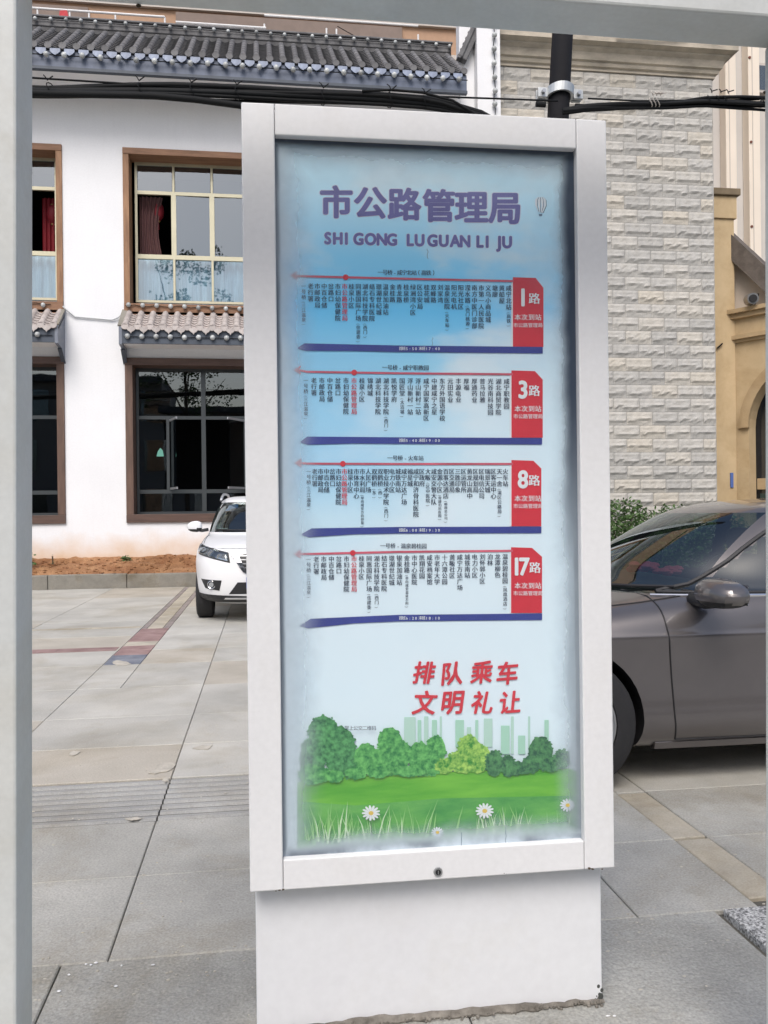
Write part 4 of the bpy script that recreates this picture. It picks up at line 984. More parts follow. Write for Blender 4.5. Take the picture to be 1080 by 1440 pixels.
# --- lettering
_g = {}; dg = None
def glyph(ch, bold):
    k = (ch, round(bold, 3))
    if k not in _g:
        cu = bpy.data.curves.new('glyph', 'FONT'); cu.body = ch; cu.size = 1; cu.resolution_u = 2 if bold < .026 else 4; cu.fill_mode = 'FRONT'
        o = bpy.data.objects.new('glyph', cu); C.objects.link(o)
        _g[k] = o
    return k
pending = []
def put(store, ch, cxx, cyy, size, bold=.012, squash=1.0, shear=0, rot=0):
    if ch == ' ': return
    store.append((glyph(ch, bold), cxx, cyy, size, squash, shear, rot))
def textobj(name, m, store, d=None): pending.append((name, m, store, layer() if d is None else d))
def flush():
    bpy.context.view_layer.update(); dgr = bpy.context.evaluated_depsgraph_get(); data = {}
    for k, o in _g.items():
        me = bpy.data.meshes.new_from_object(o.evaluated_get(dgr))
        v = [(p.co.x, p.co.y) for p in me.vertices]; f = [tuple(p.vertices) for p in me.polygons]
        if v:
            xs = [p[0] for p in v]; ys = [p[1] for p in v]
            data[k] = (v, f, (min(xs)+max(xs))/2, min(xs), max(xs), min(ys), max(ys))
        bpy.data.meshes.remove(me)
    for k, o in _g.items(): cu = o.data; bpy.data.objects.remove(o); bpy.data.curves.remove(cu)
    for name, m, store, d in pending:
        b = MB()
        for (k, px, py, size, sq, sh, rot) in store:
            if k not in data: continue
            v, f, mx_, x0, x1, y0, y1 = data[k]
            cjk = ord(k[0]) > 255
            cxm = mx_; cym = .32 if cjk else .36
            c = S(px, py, PD); e = (S(px+1, py, PD)-c).length; kx = size*e*1.0
            ex = (S(px+10, py, PD)-c)/10/e; ey = (S(px, py-10, PD)-c)/10/e
            cr_, sr_ = math.cos(rot), math.sin(rot); vs = []
            bo = k[1]                   # heavier strokes: the outline printed a few times, a hair apart
            offs = [(0, 0)] if bo < .012 else [(-bo*.5, 0), (bo*.5, 0)] if size < 20 else [(bo*1.1*math.cos(a8*PI/4), bo*.9*math.sin(a8*PI/4)) for a8 in range(8)]+[(0, 0)]
            for oi_, (ox, oy) in enumerate(offs):
                vs = []
                for vx, vy in v:
                    a, b2 = (vx-cxm+ox)*sq, (vy-cym+oy); a += b2*sh; a, b2 = a*cr_-b2*sr_, a*sr_+b2*cr_
                    p = c+ex*a*kx+ey*b2*kx; vs.append((p.x, d-oi_*.00002, p.z))
                b.add(vs, f)
        o = b.build(name, m, post, fixn=False); o['kind'] = 'stuff'
def hline(store, s, cx0, cy0, adv, size, bold=.012, slope=0, **k):
    n = len(s); x = cx0-(n-1)*adv/2
    for i, ch in enumerate(s): put(store, ch, x+i*adv, cy0+(x+i*adv-cx0)*slope, size, bold, **k)
# title
st = []
for (gch, px, py) in zip('市公路管理局', (473, 521, 569, 617, 663, 709), (287, 288, 290, 292, 294, 295)): st.append((gch, px, py))
s0, s1 = [], []
for gch, px, py in st: put(s0, gch, px, py, 47.5, .052, 1); put(s1, gch, px, py, 47.5, .033, 1)
lat = []
for wd, xs_ in (('SHI', (461, 475, 487)), ('GONG', (504, 521, 537, 551)), ('LU', (577, 590)), ('GUAN', (608, 624, 640, 654)), ('LI', (675, 685)), ('JU', (701, 713))):
    for ch, px in zip(wd, xs_): lat.append((ch, px, 337.5+(px-590)*.022))
for ch, px, py in lat: put(s0, ch, px, py, 22.5, .078, .90); put(s1, ch, px, py, 22.5, .050, .90)
textobj('title_halo', HALO, s0); textobj('title', TITLE, s1)
# balloon mark
bl = []
for dx in (-7.5, -3.2, 1.2, 5.2):
    c0_ = 760+dx*.95; pts = [(760+dx*1.0, 289), (760+dx*.95-0.6, 281), (760+dx*.5, 277), (760+(dx+2.2)*.5, 277), (760+(dx+2.6)*.95, 281), (760+(dx+2.6), 289), (760+(dx+2.0)*.45, 299), (760+dx*.35, 299)]
    bl.append(q(*pts))
flat('balloon_outline', [[p+Vector((.0022, 0, -.0012)) for p in g_] for g_ in bl], BALLD); flat('balloon', bl, BALL); flat('balloon_basket', [q((757.5, 301), (762.5, 301), (762, 304), (758, 304))], BALLD)  # dark offset copy is the printed outline of the balloon
# routes
R1 = '一号桥（三江温泉）,老行署,市邮政局,中百仓储,岔路口,市妇幼保健院,*市公路管理局,桂泉小区,同惠国际广场（住建委）,湖北科技学院（西门）,结石专科医院,璟湖世纪城,温泉加油站,金桂路,青龙路,桂泉桥,绿洲湾小区,区公安局,桂花城,双峰路,刘家湾,温泉医院（火车站）,阳光电机,阳光社区,滢水路（西门桃源）,南方中医门诊部,市第一人民医院,义乌小商品城,塘廖,黄船屋,咸宁北站（高铁）'
R3 = '一号桥（三江温泉）,老行署,市邮政局,中百仓储,岔路口,市妇幼保健院,*市公路管理局,桂泉小区,锦绣城,湖北科技学院,湖北科技学院（西门）,凯悦学府,国匠堂（大洁城）,浮山新村一站,浮山新村二站,咸宁国家高新区,中建咸宁之星,东方外国语学校,元田实业,丰源电业,厚福,厚通药业,普马拉雅,光谷南科技园,湖北商贸学院,咸宁职教园'
R8 = '一号桥（三江温泉）,老行署,市邮政局,中百仓储,岔路口,市妇幼保健院,*市公路管理局,桂泉小区,市体育中心,市水利局（单向咸安方向停靠）,人民广场,双鹤桥（东）,双鹤桥（西）,职业技术学院（西门）,电力小区,城铁南站,咸宁万达广场,福星城,咸宁和济骨科医院,区政府,大畈（区中医院）,咸安交警大队,金源小区（骨康妇科医院）,百事达酒店（邮政总公司）,区交通局,三胜印象,区运管所,黄龙山高中,区规划局,区电信公司,瑞景天城,区客运中心,天一舍（湿区公路局）,火车站'
R17 = '一号桥（三江温泉）,老行署,市邮政局,中百仓储,岔路口,市妇幼保健院,*市公路管理局,桂泉小区,同惠国际广场（住建委）,湖北科技学院（西门）,结石专科医院,璟湖世纪城,银泉加油站,金桂路（单向咸安温泉方向）,市中心医院,凯翔花园,咸安档案馆,市老年大学,十六潭公园,黄畈社区,咸宁万达广场,城铁南站,电力小区,刘怀郭小区,泊林,龙潭柳色,温泉碧桂园（凤凰酒店）'
routes = [
 dict(n='1', t='一号桥-咸宁北站（高铁）', tx=572, ty=384, s=R1, x0=427, x1=715, y0=403, y1=406, p=8.9, line=((413, 387.5), (420, 388.5), (560, 392), (722, 395.5)), bar=((417, 490), (428, 483), (560, 486), (763, 488)), pan=(721, 390, 753, 764, 405, 488), stop=486, hours='首班5:50 末班17:40', al=.7),
 dict(n='3', t='一号桥-咸宁职教园', tx=570, ty=517.5, s=R3, x0=430, x1=712, y0=535.5, y1=537, p=8.7, line=((418, 520.5), (432, 523), (560, 525), (721, 526.5)), bar=((421, 622), (432, 614), (560, 615), (762, 616)), pan=(719, 521, 752, 763, 534, 615.5), stop=498, hours='首班5:40 末班19:00', al=1),
 dict(n='8', t='一号桥-火车站', tx=570, ty=644.5, s=R8, x0=434, x1=710.5, y0=663.5, y1=663.5, p=8.6, line=((419, 651), (432, 652), (560, 652.5), (721, 652.5)), bar=((422, 752), (438, 743), (560, 741), (761, 740.5)), pan=(719, 647, 750, 761, 659, 740), stop=482, hours='首班6:00 末班19:30', al=1),
 dict(n='17', t='一号桥-温泉碧桂园', tx=567, ty=768, s=R17, x0=434, x1=710, y0=787, y1=783, p=8.55, line=((418, 779), (432, 779), (560, 776), (721, 774.5)), bar=((421, 880), (437, 870), (560, 864.5), (762, 862.5)), pan=(718.5, 769.5, 748, 762, 783, 862), stop=496, hours='首班6:20 末班18:10', al=1)]
tb_, tr_, tw_, th_ = [], [], [], []
pans, whites, reds, bars, dots, keyl = [], [], [], [], [], []
for R in routes:
    (xa, ya), (xb, yb), (xc, yc), (xd, yd) = R['line']
    px0, pyt, px1, px2, pyc, pyb = R['pan']
    reds += [q((px0, pyt), (px1, pyt+1), (px2, pyc), (px2, pyb), (px0, pyb))]
    whites += [q((px0-2.2, yd+2), (px0, yd+2), (px0, pyb), (px0-2.2, pyb))]
    L0_ = [(xa, ya), (xb, yb), (xc, yc), (xd, yd)]
    pans.append(q(*[(x, y-1.5) for x, y in L0_], *[(x, y+1.5) for x, y in reversed(L0_)]))
    pans.append(q((xa-5, ya), (xa+5, ya-6.5), (xa+4.5, ya-3.5), (xa+.5, ya), (xa+4.5, ya+3.5), (xa+5, ya+6.5)))
    sy_ = yb+(yc-yb)*(R['stop']-xb)/(xc-xb)
    dots.append(q(*[(R['stop']+4*math.cos(2*PI*k/16), sy_+4*math.sin(2*PI*k/16)) for k in range(16)]))
    Bb = R['bar']
    top = [Bb[1], ((Bb[1][0]+Bb[2][0])/2, (Bb[1][1]+Bb[2][1])/2), Bb[2], Bb[3]]
    bars.append(q(Bb[0], *top, *[(x, y+9.3) for x, y in reversed(top[1:])], (Bb[0][0]+12, Bb[0][1]+3.5)))
    stops = R['s'].split(','); n = len(stops)
    for i, nm in enumerate(stops):
        red = nm.startswith('*'); nm = nm.lstrip('*'); x = R['x0']+(R['x1']-R['x0'])*i/(n-1)
        y = R['y0']+(R['y1']-R['y0'])*i/(n-1); small = False
        if i == 0: sz0 = 6.6
        else: sz0 = 8.1
        for ch in nm:
            if ch == '（': small = True; y -= 1.0; put(th_, '(', x, y, 5.5, .01, 1, 0, -PI/2); y += (4.8 if len(nm) < 12 else 3.6); continue
            if ch == '）': put(th_, ')', x, y, 5.5, .01, 1, 0, -PI/2); continue
            sz = sz0 if not small else (6.0 if len(nm) < 12 else 4.6)
            put(tr_ if red else tb_, ch, x, y, sz*1.03, .030 if not red else .04)
            y += (R['p'] if i else R['p']*.88) if not small else (6.6 if len(nm) < 12 else 5.0)
        # panel text
    hline(tb_, R['t'], R['tx'], R['ty'], 7.3 if R['n'] != '1' else 6.8, 7.6, .03, .01)
    hy = Bb[2][1]+4.6
    hline(tw_, R['hours'][:6], 574, hy, 4.3, 5.6, .02); hline(tw_, R['hours'][7:], 604, hy, 4.3, 5.6, .02)
    dy = pyt-390
    for kx, ch in enumerate(R['n']): put(tw_, ch, (735 if len(R['n']) == 1 else 726+kx*11), 418+dy+(0 if R['n'] == '1' else -1.5), 34, .034, .86)
    put(tw_, '路', 751+(1 if len(R['n']) > 1 else 0), 421+dy+(0 if R['n'] == '1' else -1.5), 16.5, .05)
    hline(tw_, '本次到站', 742, 447+dy-(2.5 if R['n'] != '1' else 0), 9.6, 9.3, .02, .0)
    hline(tw_, '市公路管理局', 742, 458+dy-(3 if R['n'] != '1' else 0), 6.9, 6.9, .012, .0)
flat('route_panel', reds, INKRED); flat('panel_edge', whites, INKW); flat('route_line', pans, INKPINK); flat('timetable_bar', bars, NAVY); flat('stop_dot', dots, INKRED)
textobj('stop_names', INKBLK, tb_); textobj('own_stop_name', INKRED, tr_); textobj('brackets', INKBLK, th_); textobj('panel_text', INKW, tw_)
# slogan, brush style
sl_ = []
for row_, y_, xs_ in (('排队乘车', 948, (596, 636, 677, 713)), ('文明礼让', 990, (597, 636, 678, 717))):
    for k, (ch, px) in enumerate(zip(row_, xs_)):
        put(sl_, ch, px, y_+random.uniform(-1, 1), 34+random.uniform(-1.5, 1.5), .025, .95, .18, random.uniform(-.03, .10))
textobj('slogan', INKRED, sl_)
cap_ = []; hline(cap_, '掌上公交二维码', 506, 1022.5, 6.3, 6.8, .02)
# --- printed landscape
def blob(cx_, cy_, rx, ry, n=26, j=.12, flatb=False, seed=0):
    rnd = random.Random(seed); out = []
    for k in range(n):
        a = 2*PI*k/n; r = 1+rnd.uniform(-j, j); x = cx_+rx*r*math.cos(a); y = cy_+ry*r*math.sin(a)
        if flatb and y > cy_+ry*.7: y = cy_+ry*.7
        out.append((x, y))
    return q(*out)
def leafink(name, c1, c2, sc_=85):
    m = mat('ink_'+name, c1, .5, col2=c2, vscale=sc_, detail=2); return m
PALEC = ink('pale_city', (.50, .72, .62)); PALEC2 = ink('pale_city_b', (.42, .70, .55))
cty = [(568,1008,584,1050),(587,985,592,1050),(596,992,602,1050),(607,1005,614,1050),(618,975,621,1050),(640,1000,652,1050),(656,1022,662,1050),(668,985,672,1050),(680,1010,692,1050),(704,1020,716,1060),(718,990,722,1060),(728,1034,738,1060),(742,1000,745,1060),(765,1012,771,1058)]
flat('pale_skyline', [q((a, c-.0), (b2, c), (b2, d), (a, d)) for a, c, b2, d in [(a, max(c, 1007), b2, d) for a, c, b2, d in cty][::2]], PALEC); flat('pale_skyline', [q((a, c), (b2, c), (b2, d), (a, d)) for a, c, b2, d in [(a, max(c, 1012), b2, d) for a, c, b2, d in cty][1::2]], PALEC2)
G1 = leafink('tree_dark', (.012, .13, .045), (.12, .42, .14)); G2 = leafink('tree_mid', (.015, .20, .05), (.17, .55, .14)); G3 = leafink('tree_lime', (.03, .26, .03), (.45, .72, .14))
G4 = leafink('tree_blue', (.01, .09, .045), (.10, .32, .11)); TG = ink('trunk', (.03, .07, .04))
LAWN = mat('ink_lawn', (.06, .36, .02), .5, col2=(.20, .56, .05), vscale=3, stretch=(1, 1, 6)); LAWND = mat('ink_meadow', (.045, .30, .06), .5, col2=(.16, .48, .10), vscale=7, stretch=(1, 1, 3))
flat('lawn', [q((418,1100),(440,1093),(520,1090),(620,1085),(700,1082),(800,1080),(812,1085),(812,1128),(640,1132),(418,1140))], LAWN)
flat('meadow', [q((418,1126),(500,1132),(620,1122),(720,1120),(812,1118),(812,1172),(640,1184),(418,1192))], LAWND)
def treecluster(name, cs, m, seed):
    polys = []
    for i, (cx_, cy_, rx, ry) in enumerate(cs):
        rnd = random.Random(seed*31+i)
        polys.append(blob(cx_, cy_, rx, ry, 30, .06, seed=seed*7+i))
        for k in range(34):
            a = rnd.uniform(0, 2*PI); rr_ = rnd.uniform(.88, 1.04); polys.append(blob(cx_+rx*rr_*math.cos(a), cy_+ry*rr_*math.sin(a), rnd.uniform(1.2, 2.8), rnd.uniform(1.0, 2.2), 7, .35, seed=seed*99+k+i*13))
    for p in polys: flat_b[m.name].append(p)
from collections import defaultdict
flat_b = defaultdict(list)
def trees(name, cs, m, seed):
    flat_b.clear(); treecluster(name, cs, m, seed)
    # each patch a hair in front of the previous one so that they never share a plane
    base_d = layer(); b = MB()
    for i, p in enumerate(flat_b[m.name]):
        b.add([(v.x, base_d-i*.0000045, v.z) for v in p], [tuple(range(len(p)))])
    LAY[0] -= .0000045*len(flat_b[m.name]); b.build(name, m, post)
trees('printed_tree', [(455, 1032, 22, 26), (440, 1064, 18, 30), (478, 1056, 22, 36), (490, 1068, 12, 26)], G1, 1)
trees('printed_tree', [(515, 1066, 17, 22), (548, 1044, 17, 22), (540, 1072, 20, 18), (563, 1060, 14, 20)], G2, 2)
trees('printed_tree', [(590, 1066, 16, 24), (612, 1056, 14, 22), (602, 1076, 20, 14)], G2, 3)
trees('printed_tree', [(659, 1052, 16, 19), (650, 1070, 22, 16), (672, 1066, 18, 20), (626, 1076, 14, 10)], G3, 4)
trees('printed_tree', [(694, 1072, 12, 18), (714, 1076, 10, 15), (726, 1079, 8, 9), (759, 1056, 17, 21), (745, 1074, 12, 12), (772, 1074, 14, 10), (789, 1066, 11, 13), (735, 1080, 10, 6)], G4, 5)
trees('printed_bush', [(438, 1088, 18, 14), (456, 1088, 10, 9)], G2, 6)
trees('printed_bush', [(500, 1086, 14, 8), (530, 1084, 16, 8), (575, 1083, 24, 7), (470, 1090, 12, 8)], G2, 8)
bl1, bl2 = [], []
rnd = random.Random(5)
for k in range(150):
    x = rnd.choice([rnd.uniform(425, 600), rnd.uniform(425, 810), rnd.uniform(660, 740)]); y = 1186-(x-420)*.03+rnd.uniform(-6, 2); h_ = rnd.uniform(14, 58)*(.8 if x > 600 else 1); le = rnd.uniform(-.35, .45)*h_; wd = rnd.uniform(.6, 1.5)
    (bl1 if rnd.random() < .7 else bl2).append(q((x-wd, y), (x+wd, y), (x+le*.45+wd*.7, y-h_*.6), (x+le, y-h_), (x+le*.45-wd*.5, y-h_*.6)))
for nm, pl, m in (('grass_blade', bl1, ink('blade', (.30, .62, .20))), ('grass_blade', bl2, ink('pale_blade', (.60, .80, .50)))):
    d0 = layer(); b = MB()
    for i, p in enumerate(pl): b.add([(v.x, d0-i*.000004, v.z) for v in p], [tuple(range(len(p)))])
    LAY[0] -= .0007; b.build(nm, m, post)
pet, eye, stm = [], [], []
for cx_, cy_, r in ((521, 1141, 13), (680, 1138, 13), (614, 1168, 9), (796, 1130, 11)):
    if r != 9: stm.append(q((cx_-.8, cy_+4), (cx_+.8, cy_+4), (cx_+1.5, 1178), (cx_, 1178)))
    for k in range(13):
        a = 2*PI*k/13+.2; c_, s_ = math.cos(a), math.sin(a)
        def rp(u, v): return (cx_+(c_*u-s_*v)*r, cy_+(s_*u+c_*v)*r*.85)
        pet.append(q(rp(.2, -.05), rp(.62, -.14), rp(.95, -.08), rp(1, .03), rp(.9, .12), rp(.6, .14), rp(.2, .05)))
    eye.append(q(*[(cx_+r*.27*math.cos(2*PI*k/12), cy_+r*.23*math.sin(2*PI*k/12)) for k in range(12)]))
flat('daisy_stem', stm, ink('stem', (.12, .28, .10)))
d0 = layer(); b = MB()
for i, p in enumerate(pet): b.add([(v.x, d0-i*.000005, v.z) for v in p], [tuple(range(len(p)))])
LAY[0] -= .0004; b.build('daisy_petal', ink('petal', (.80, .84, .84)), post)
textobj('caption', INKBLK, cap_)
flat('daisy_eye', eye, ink('daisy_eye', (.62, .47, .12)))
flush()
# crease shade in the vinyl, painted as thin dark strips
CREASE_SHADE = mat('vinyl_crease_shade', (.16, .22, .28), .4)
def wob(x, y0, y1, w_):
    n = 8; a = [(x+random.uniform(-1, 1)-w_/2, y0+(y1-y0)*k/n) for k in range(n+1)]
    return q(*a, *[(px+w_, py) for px, py in reversed(a)])
flat('crease_shade', [wob(600, 352, 366, .7), wob(607, 476, 488, .6), wob(647, 1168, 1190, .8), wob(709, 1160, 1186, .7), wob(418, 300, 318, .5)], CREASE_SHADE)
# --- clouded acrylic pane
gm = bpy.data.materials.new('clouded_acrylic'); gm.use_nodes = True; N = gm.node_tree.nodes; L = gm.node_tree.links
N.remove(N['Principled BSDF']); out = N['Material Output']
tc = N.new('ShaderNodeTexCoord'); sx = N.new('ShaderNodeSeparateXYZ'); L.new(tc.outputs['Object'], sx.inputs[0]); X_, Z_ = sx.outputs[0], sx.outputs[2]
nz = N.new('ShaderNodeTexNoise'); nz.inputs['Scale'].default_value = 4.5; nz.inputs['Detail'].default_value = 5; L.new(tc.outputs['Object'], nz.inputs['Vector'])
nz2 = N.new('ShaderNodeTexNoise'); nz2.inputs['Scale'].default_value = 18; nz2.inputs['Detail'].default_value = 6; L.new(tc.outputs['Object'], nz2.inputs['Vector'])
wb = mth('MULTIPLY', mth('SUBTRACT', nz.outputs[0], .5), .05); wb2 = mth('MULTIPLY', mth('SUBTRACT', nz2.outputs[0], .5), .03); wb = mth('ADD', wb, wb2)
dl = mth('ADD', mth('SUBTRACT', X_, I0), wb); dr = mth('ADD', mth('SUBTRACT', I1, X_), wb); db = mth('ADD', mth('SUBTRACT', Z_, J0), wb); dt_ = mth('ADD', mth('SUBTRACT', J1, Z_), wb)
fog = mth('MAXIMUM', sstep(dl, .12, -.02, 0, .85), sstep(dr, .09, .0, 0, .55)); fog = mth('MAXIMUM', fog, sstep(db, .085, -.01, 0, .95)); fog = mth('MAXIMUM', fog, sstep(dt_, .13, .0, 0, .45))
patch = mth('MULTIPLY', sstep(Z_, 1.80, 2.35), sstep(X_, .5, .95)); fog = mth('MAXIMUM', fog, mth('MULTIPLY', patch, mth('MULTIPLY', sstep(nz.outputs[0], .3, .7), .28)))
fog = mth('ADD', mth('MULTIPLY', fog, .92), .03, True)
film = N.new('ShaderNodeBsdfDiffuse'); film.inputs[0].default_value = (.58, .68, .76, 1)
tr = N.new('ShaderNodeBsdfTransparent'); tr.inputs[0].default_value = (.95, .97, .98, 1)
m0 = N.new('ShaderNodeMixShader'); L.new(fog, m0.inputs[0]); L.new(tr.outputs[0], m0.inputs[1]); L.new(film.outputs[0], m0.inputs[2])
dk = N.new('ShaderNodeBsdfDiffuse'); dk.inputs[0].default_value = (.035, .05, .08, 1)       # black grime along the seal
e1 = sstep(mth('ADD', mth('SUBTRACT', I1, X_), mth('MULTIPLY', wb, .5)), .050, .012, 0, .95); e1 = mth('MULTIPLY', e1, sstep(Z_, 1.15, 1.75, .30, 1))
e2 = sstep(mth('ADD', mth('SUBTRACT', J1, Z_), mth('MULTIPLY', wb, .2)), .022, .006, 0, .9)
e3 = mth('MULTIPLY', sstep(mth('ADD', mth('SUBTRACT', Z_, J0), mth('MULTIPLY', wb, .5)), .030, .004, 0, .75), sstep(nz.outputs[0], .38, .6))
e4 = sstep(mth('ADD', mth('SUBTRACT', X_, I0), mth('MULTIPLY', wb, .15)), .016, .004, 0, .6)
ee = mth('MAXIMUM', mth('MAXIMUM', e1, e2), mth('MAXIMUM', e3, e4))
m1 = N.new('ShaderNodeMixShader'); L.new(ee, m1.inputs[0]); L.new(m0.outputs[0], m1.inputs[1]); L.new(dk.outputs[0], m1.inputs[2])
gl = N.new('ShaderNodeBsdfGlossy'); gl.inputs['Roughness'].default_value = .12
fz = schlick(N, L)
bp = N.new('ShaderNodeBump'); bp.inputs['Strength'].default_value = .25; bp.inputs['Distance'].default_value = .01; L.new(nz.outputs[0], bp.inputs['Height']); m2 = N.new('ShaderNodeMixShader'); L.new(fz, m2.inputs[0]); L.new(m1.outputs[0], m2.inputs[1]); L.new(gl.outputs[0], m2.inputs[2]); L.new(m2.outputs[0], out.inputs[0])
Bs(MB().add([(I0-.006, .024, J0-.006), (I1+.006, .024, J0-.006), (I1+.006, .024, J1+.006), (I0-.006, .024, J1+.006)], [(0, 1, 2, 3)]), 'clear_pane', gm, fixn=False)

# ------------------------------------------------------------------ cars
def catmull(rows, m):
    out = []; n = len(rows)
    for i in range(n-1):
        p0, p1, p2, p3 = rows[max(i-1, 0)], rows[i], rows[i+1], rows[min(i+2, n-1)]
        for k in range(m):
            t = k/m; out.append(tuple(.5*((2*b)+(c-a)*t+(2*a-5*b+4*c-d)*t*t+(3*b-a-3*c+d)*t**3) for a, b, c, d in zip(p0, p1, p2, p3)))
    out.append(rows[-1]); return out
class Shell:
    """car body as a stack of plan outlines; x runs from nose to tail, y to both sides"""
    def __init__(s, rows, m=5, npt=46):
        s.rows = catmull(rows, m); s.m = m; s.npt = npt
        ref = []
        for i in range(4001):
            t = PI*i/4000; c, sn = math.cos(t), math.sin(t)
            ref.append((t, -2.3*math.copysign(abs(c)**(2/4.2), c), .9*abs(sn)**(2/4.2)))
        Ls = [0]
        for a, b in zip(ref, ref[1:]): Ls.append(Ls[-1]+math.hypot(b[1]-a[1], b[2]-a[2]))
        s.ts = []; j = 0
        for k in range(npt+1):
            tgt = Ls[-1]*k/npt
            while j < 4000 and Ls[j] < tgt: j += 1
            s.ts.append(ref[j][0])
    def pt(s, row, t):
        z, xf, xr, wd, n, bow = row
        c, sn = math.cos(t), max(0, math.sin(t)); e = 2/n
        nx = -math.copysign(abs(c)**e, c); y = wd*sn**e
        x = (xf+xr)/2+(xr-xf)/2*nx
        if nx < 0: x += bow*(y/wd)**2*min(1, (-nx)*1.2)
        return Vector((x, y, z))
    def mesh(s):
        n = s.npt; vs = []; ring = 2*n; fs = []
        for r in s.rows:
            P_ = [s.pt(r, t) for t in s.ts]
            vs += P_+[Vector((p.x, -p.y, p.z)) for p in P_[-2:0:-1]]
        R_ = len(s.rows)
        for j in range(R_-1):
            for k in range(ring): fs.append((j*ring+k, j*ring+(k+1) % ring, (j+1)*ring+(k+1) % ring, (j+1)*ring+k))
        fs.append(tuple(range(ring))[::-1]); fs.append(tuple((R_-1)*ring+k for k in range(ring)))
        return vs, fs
    def rowat(s, z):
        for a, b in zip(s.rows, s.rows[1:]):
            if a[0] <= z <= b[0]+1e-9:
                t = (z-a[0])/max(1e-9, b[0]-a[0]); return tuple(p+(q_-p)*t for p, q_ in zip(a, b))
        return s.rows[-1]
    def at(s, kind, v, z, off=0):
        row = s.rowat(z); best = None
        lo, hi = 0, PI
        if kind == 'f':                 # find t in the front half with y == |v|
            hi = PI/2; f = lambda t: s.pt(row, t).y-abs(v)
        else: f = lambda t: s.pt(row, t).x-v
        for _ in range(40):
            mid = (lo+hi)/2
            if f(mid) < 0: lo = mid
            else: hi = mid
        t = (lo+hi)/2; p = s.pt(row, t)
        e = 1e-3; a, b = s.pt(row, min(PI, t+e)), s.pt(row, max(0, t-e))
        r2 = s.rowat(z+.02); r1 = s.rowat(z-.02); u = s.pt(r2, t)-s.pt(r1, t)
        nrm = (a-b).cross(u).normalized()
        if nrm.y < 0 and abs(nrm.y) > .2 or (kind == 'f' and nrm.x > 0): nrm = -nrm
        p = p+nrm*off
        if v < 0 and kind == 'f': p.y = -p.y
        return p
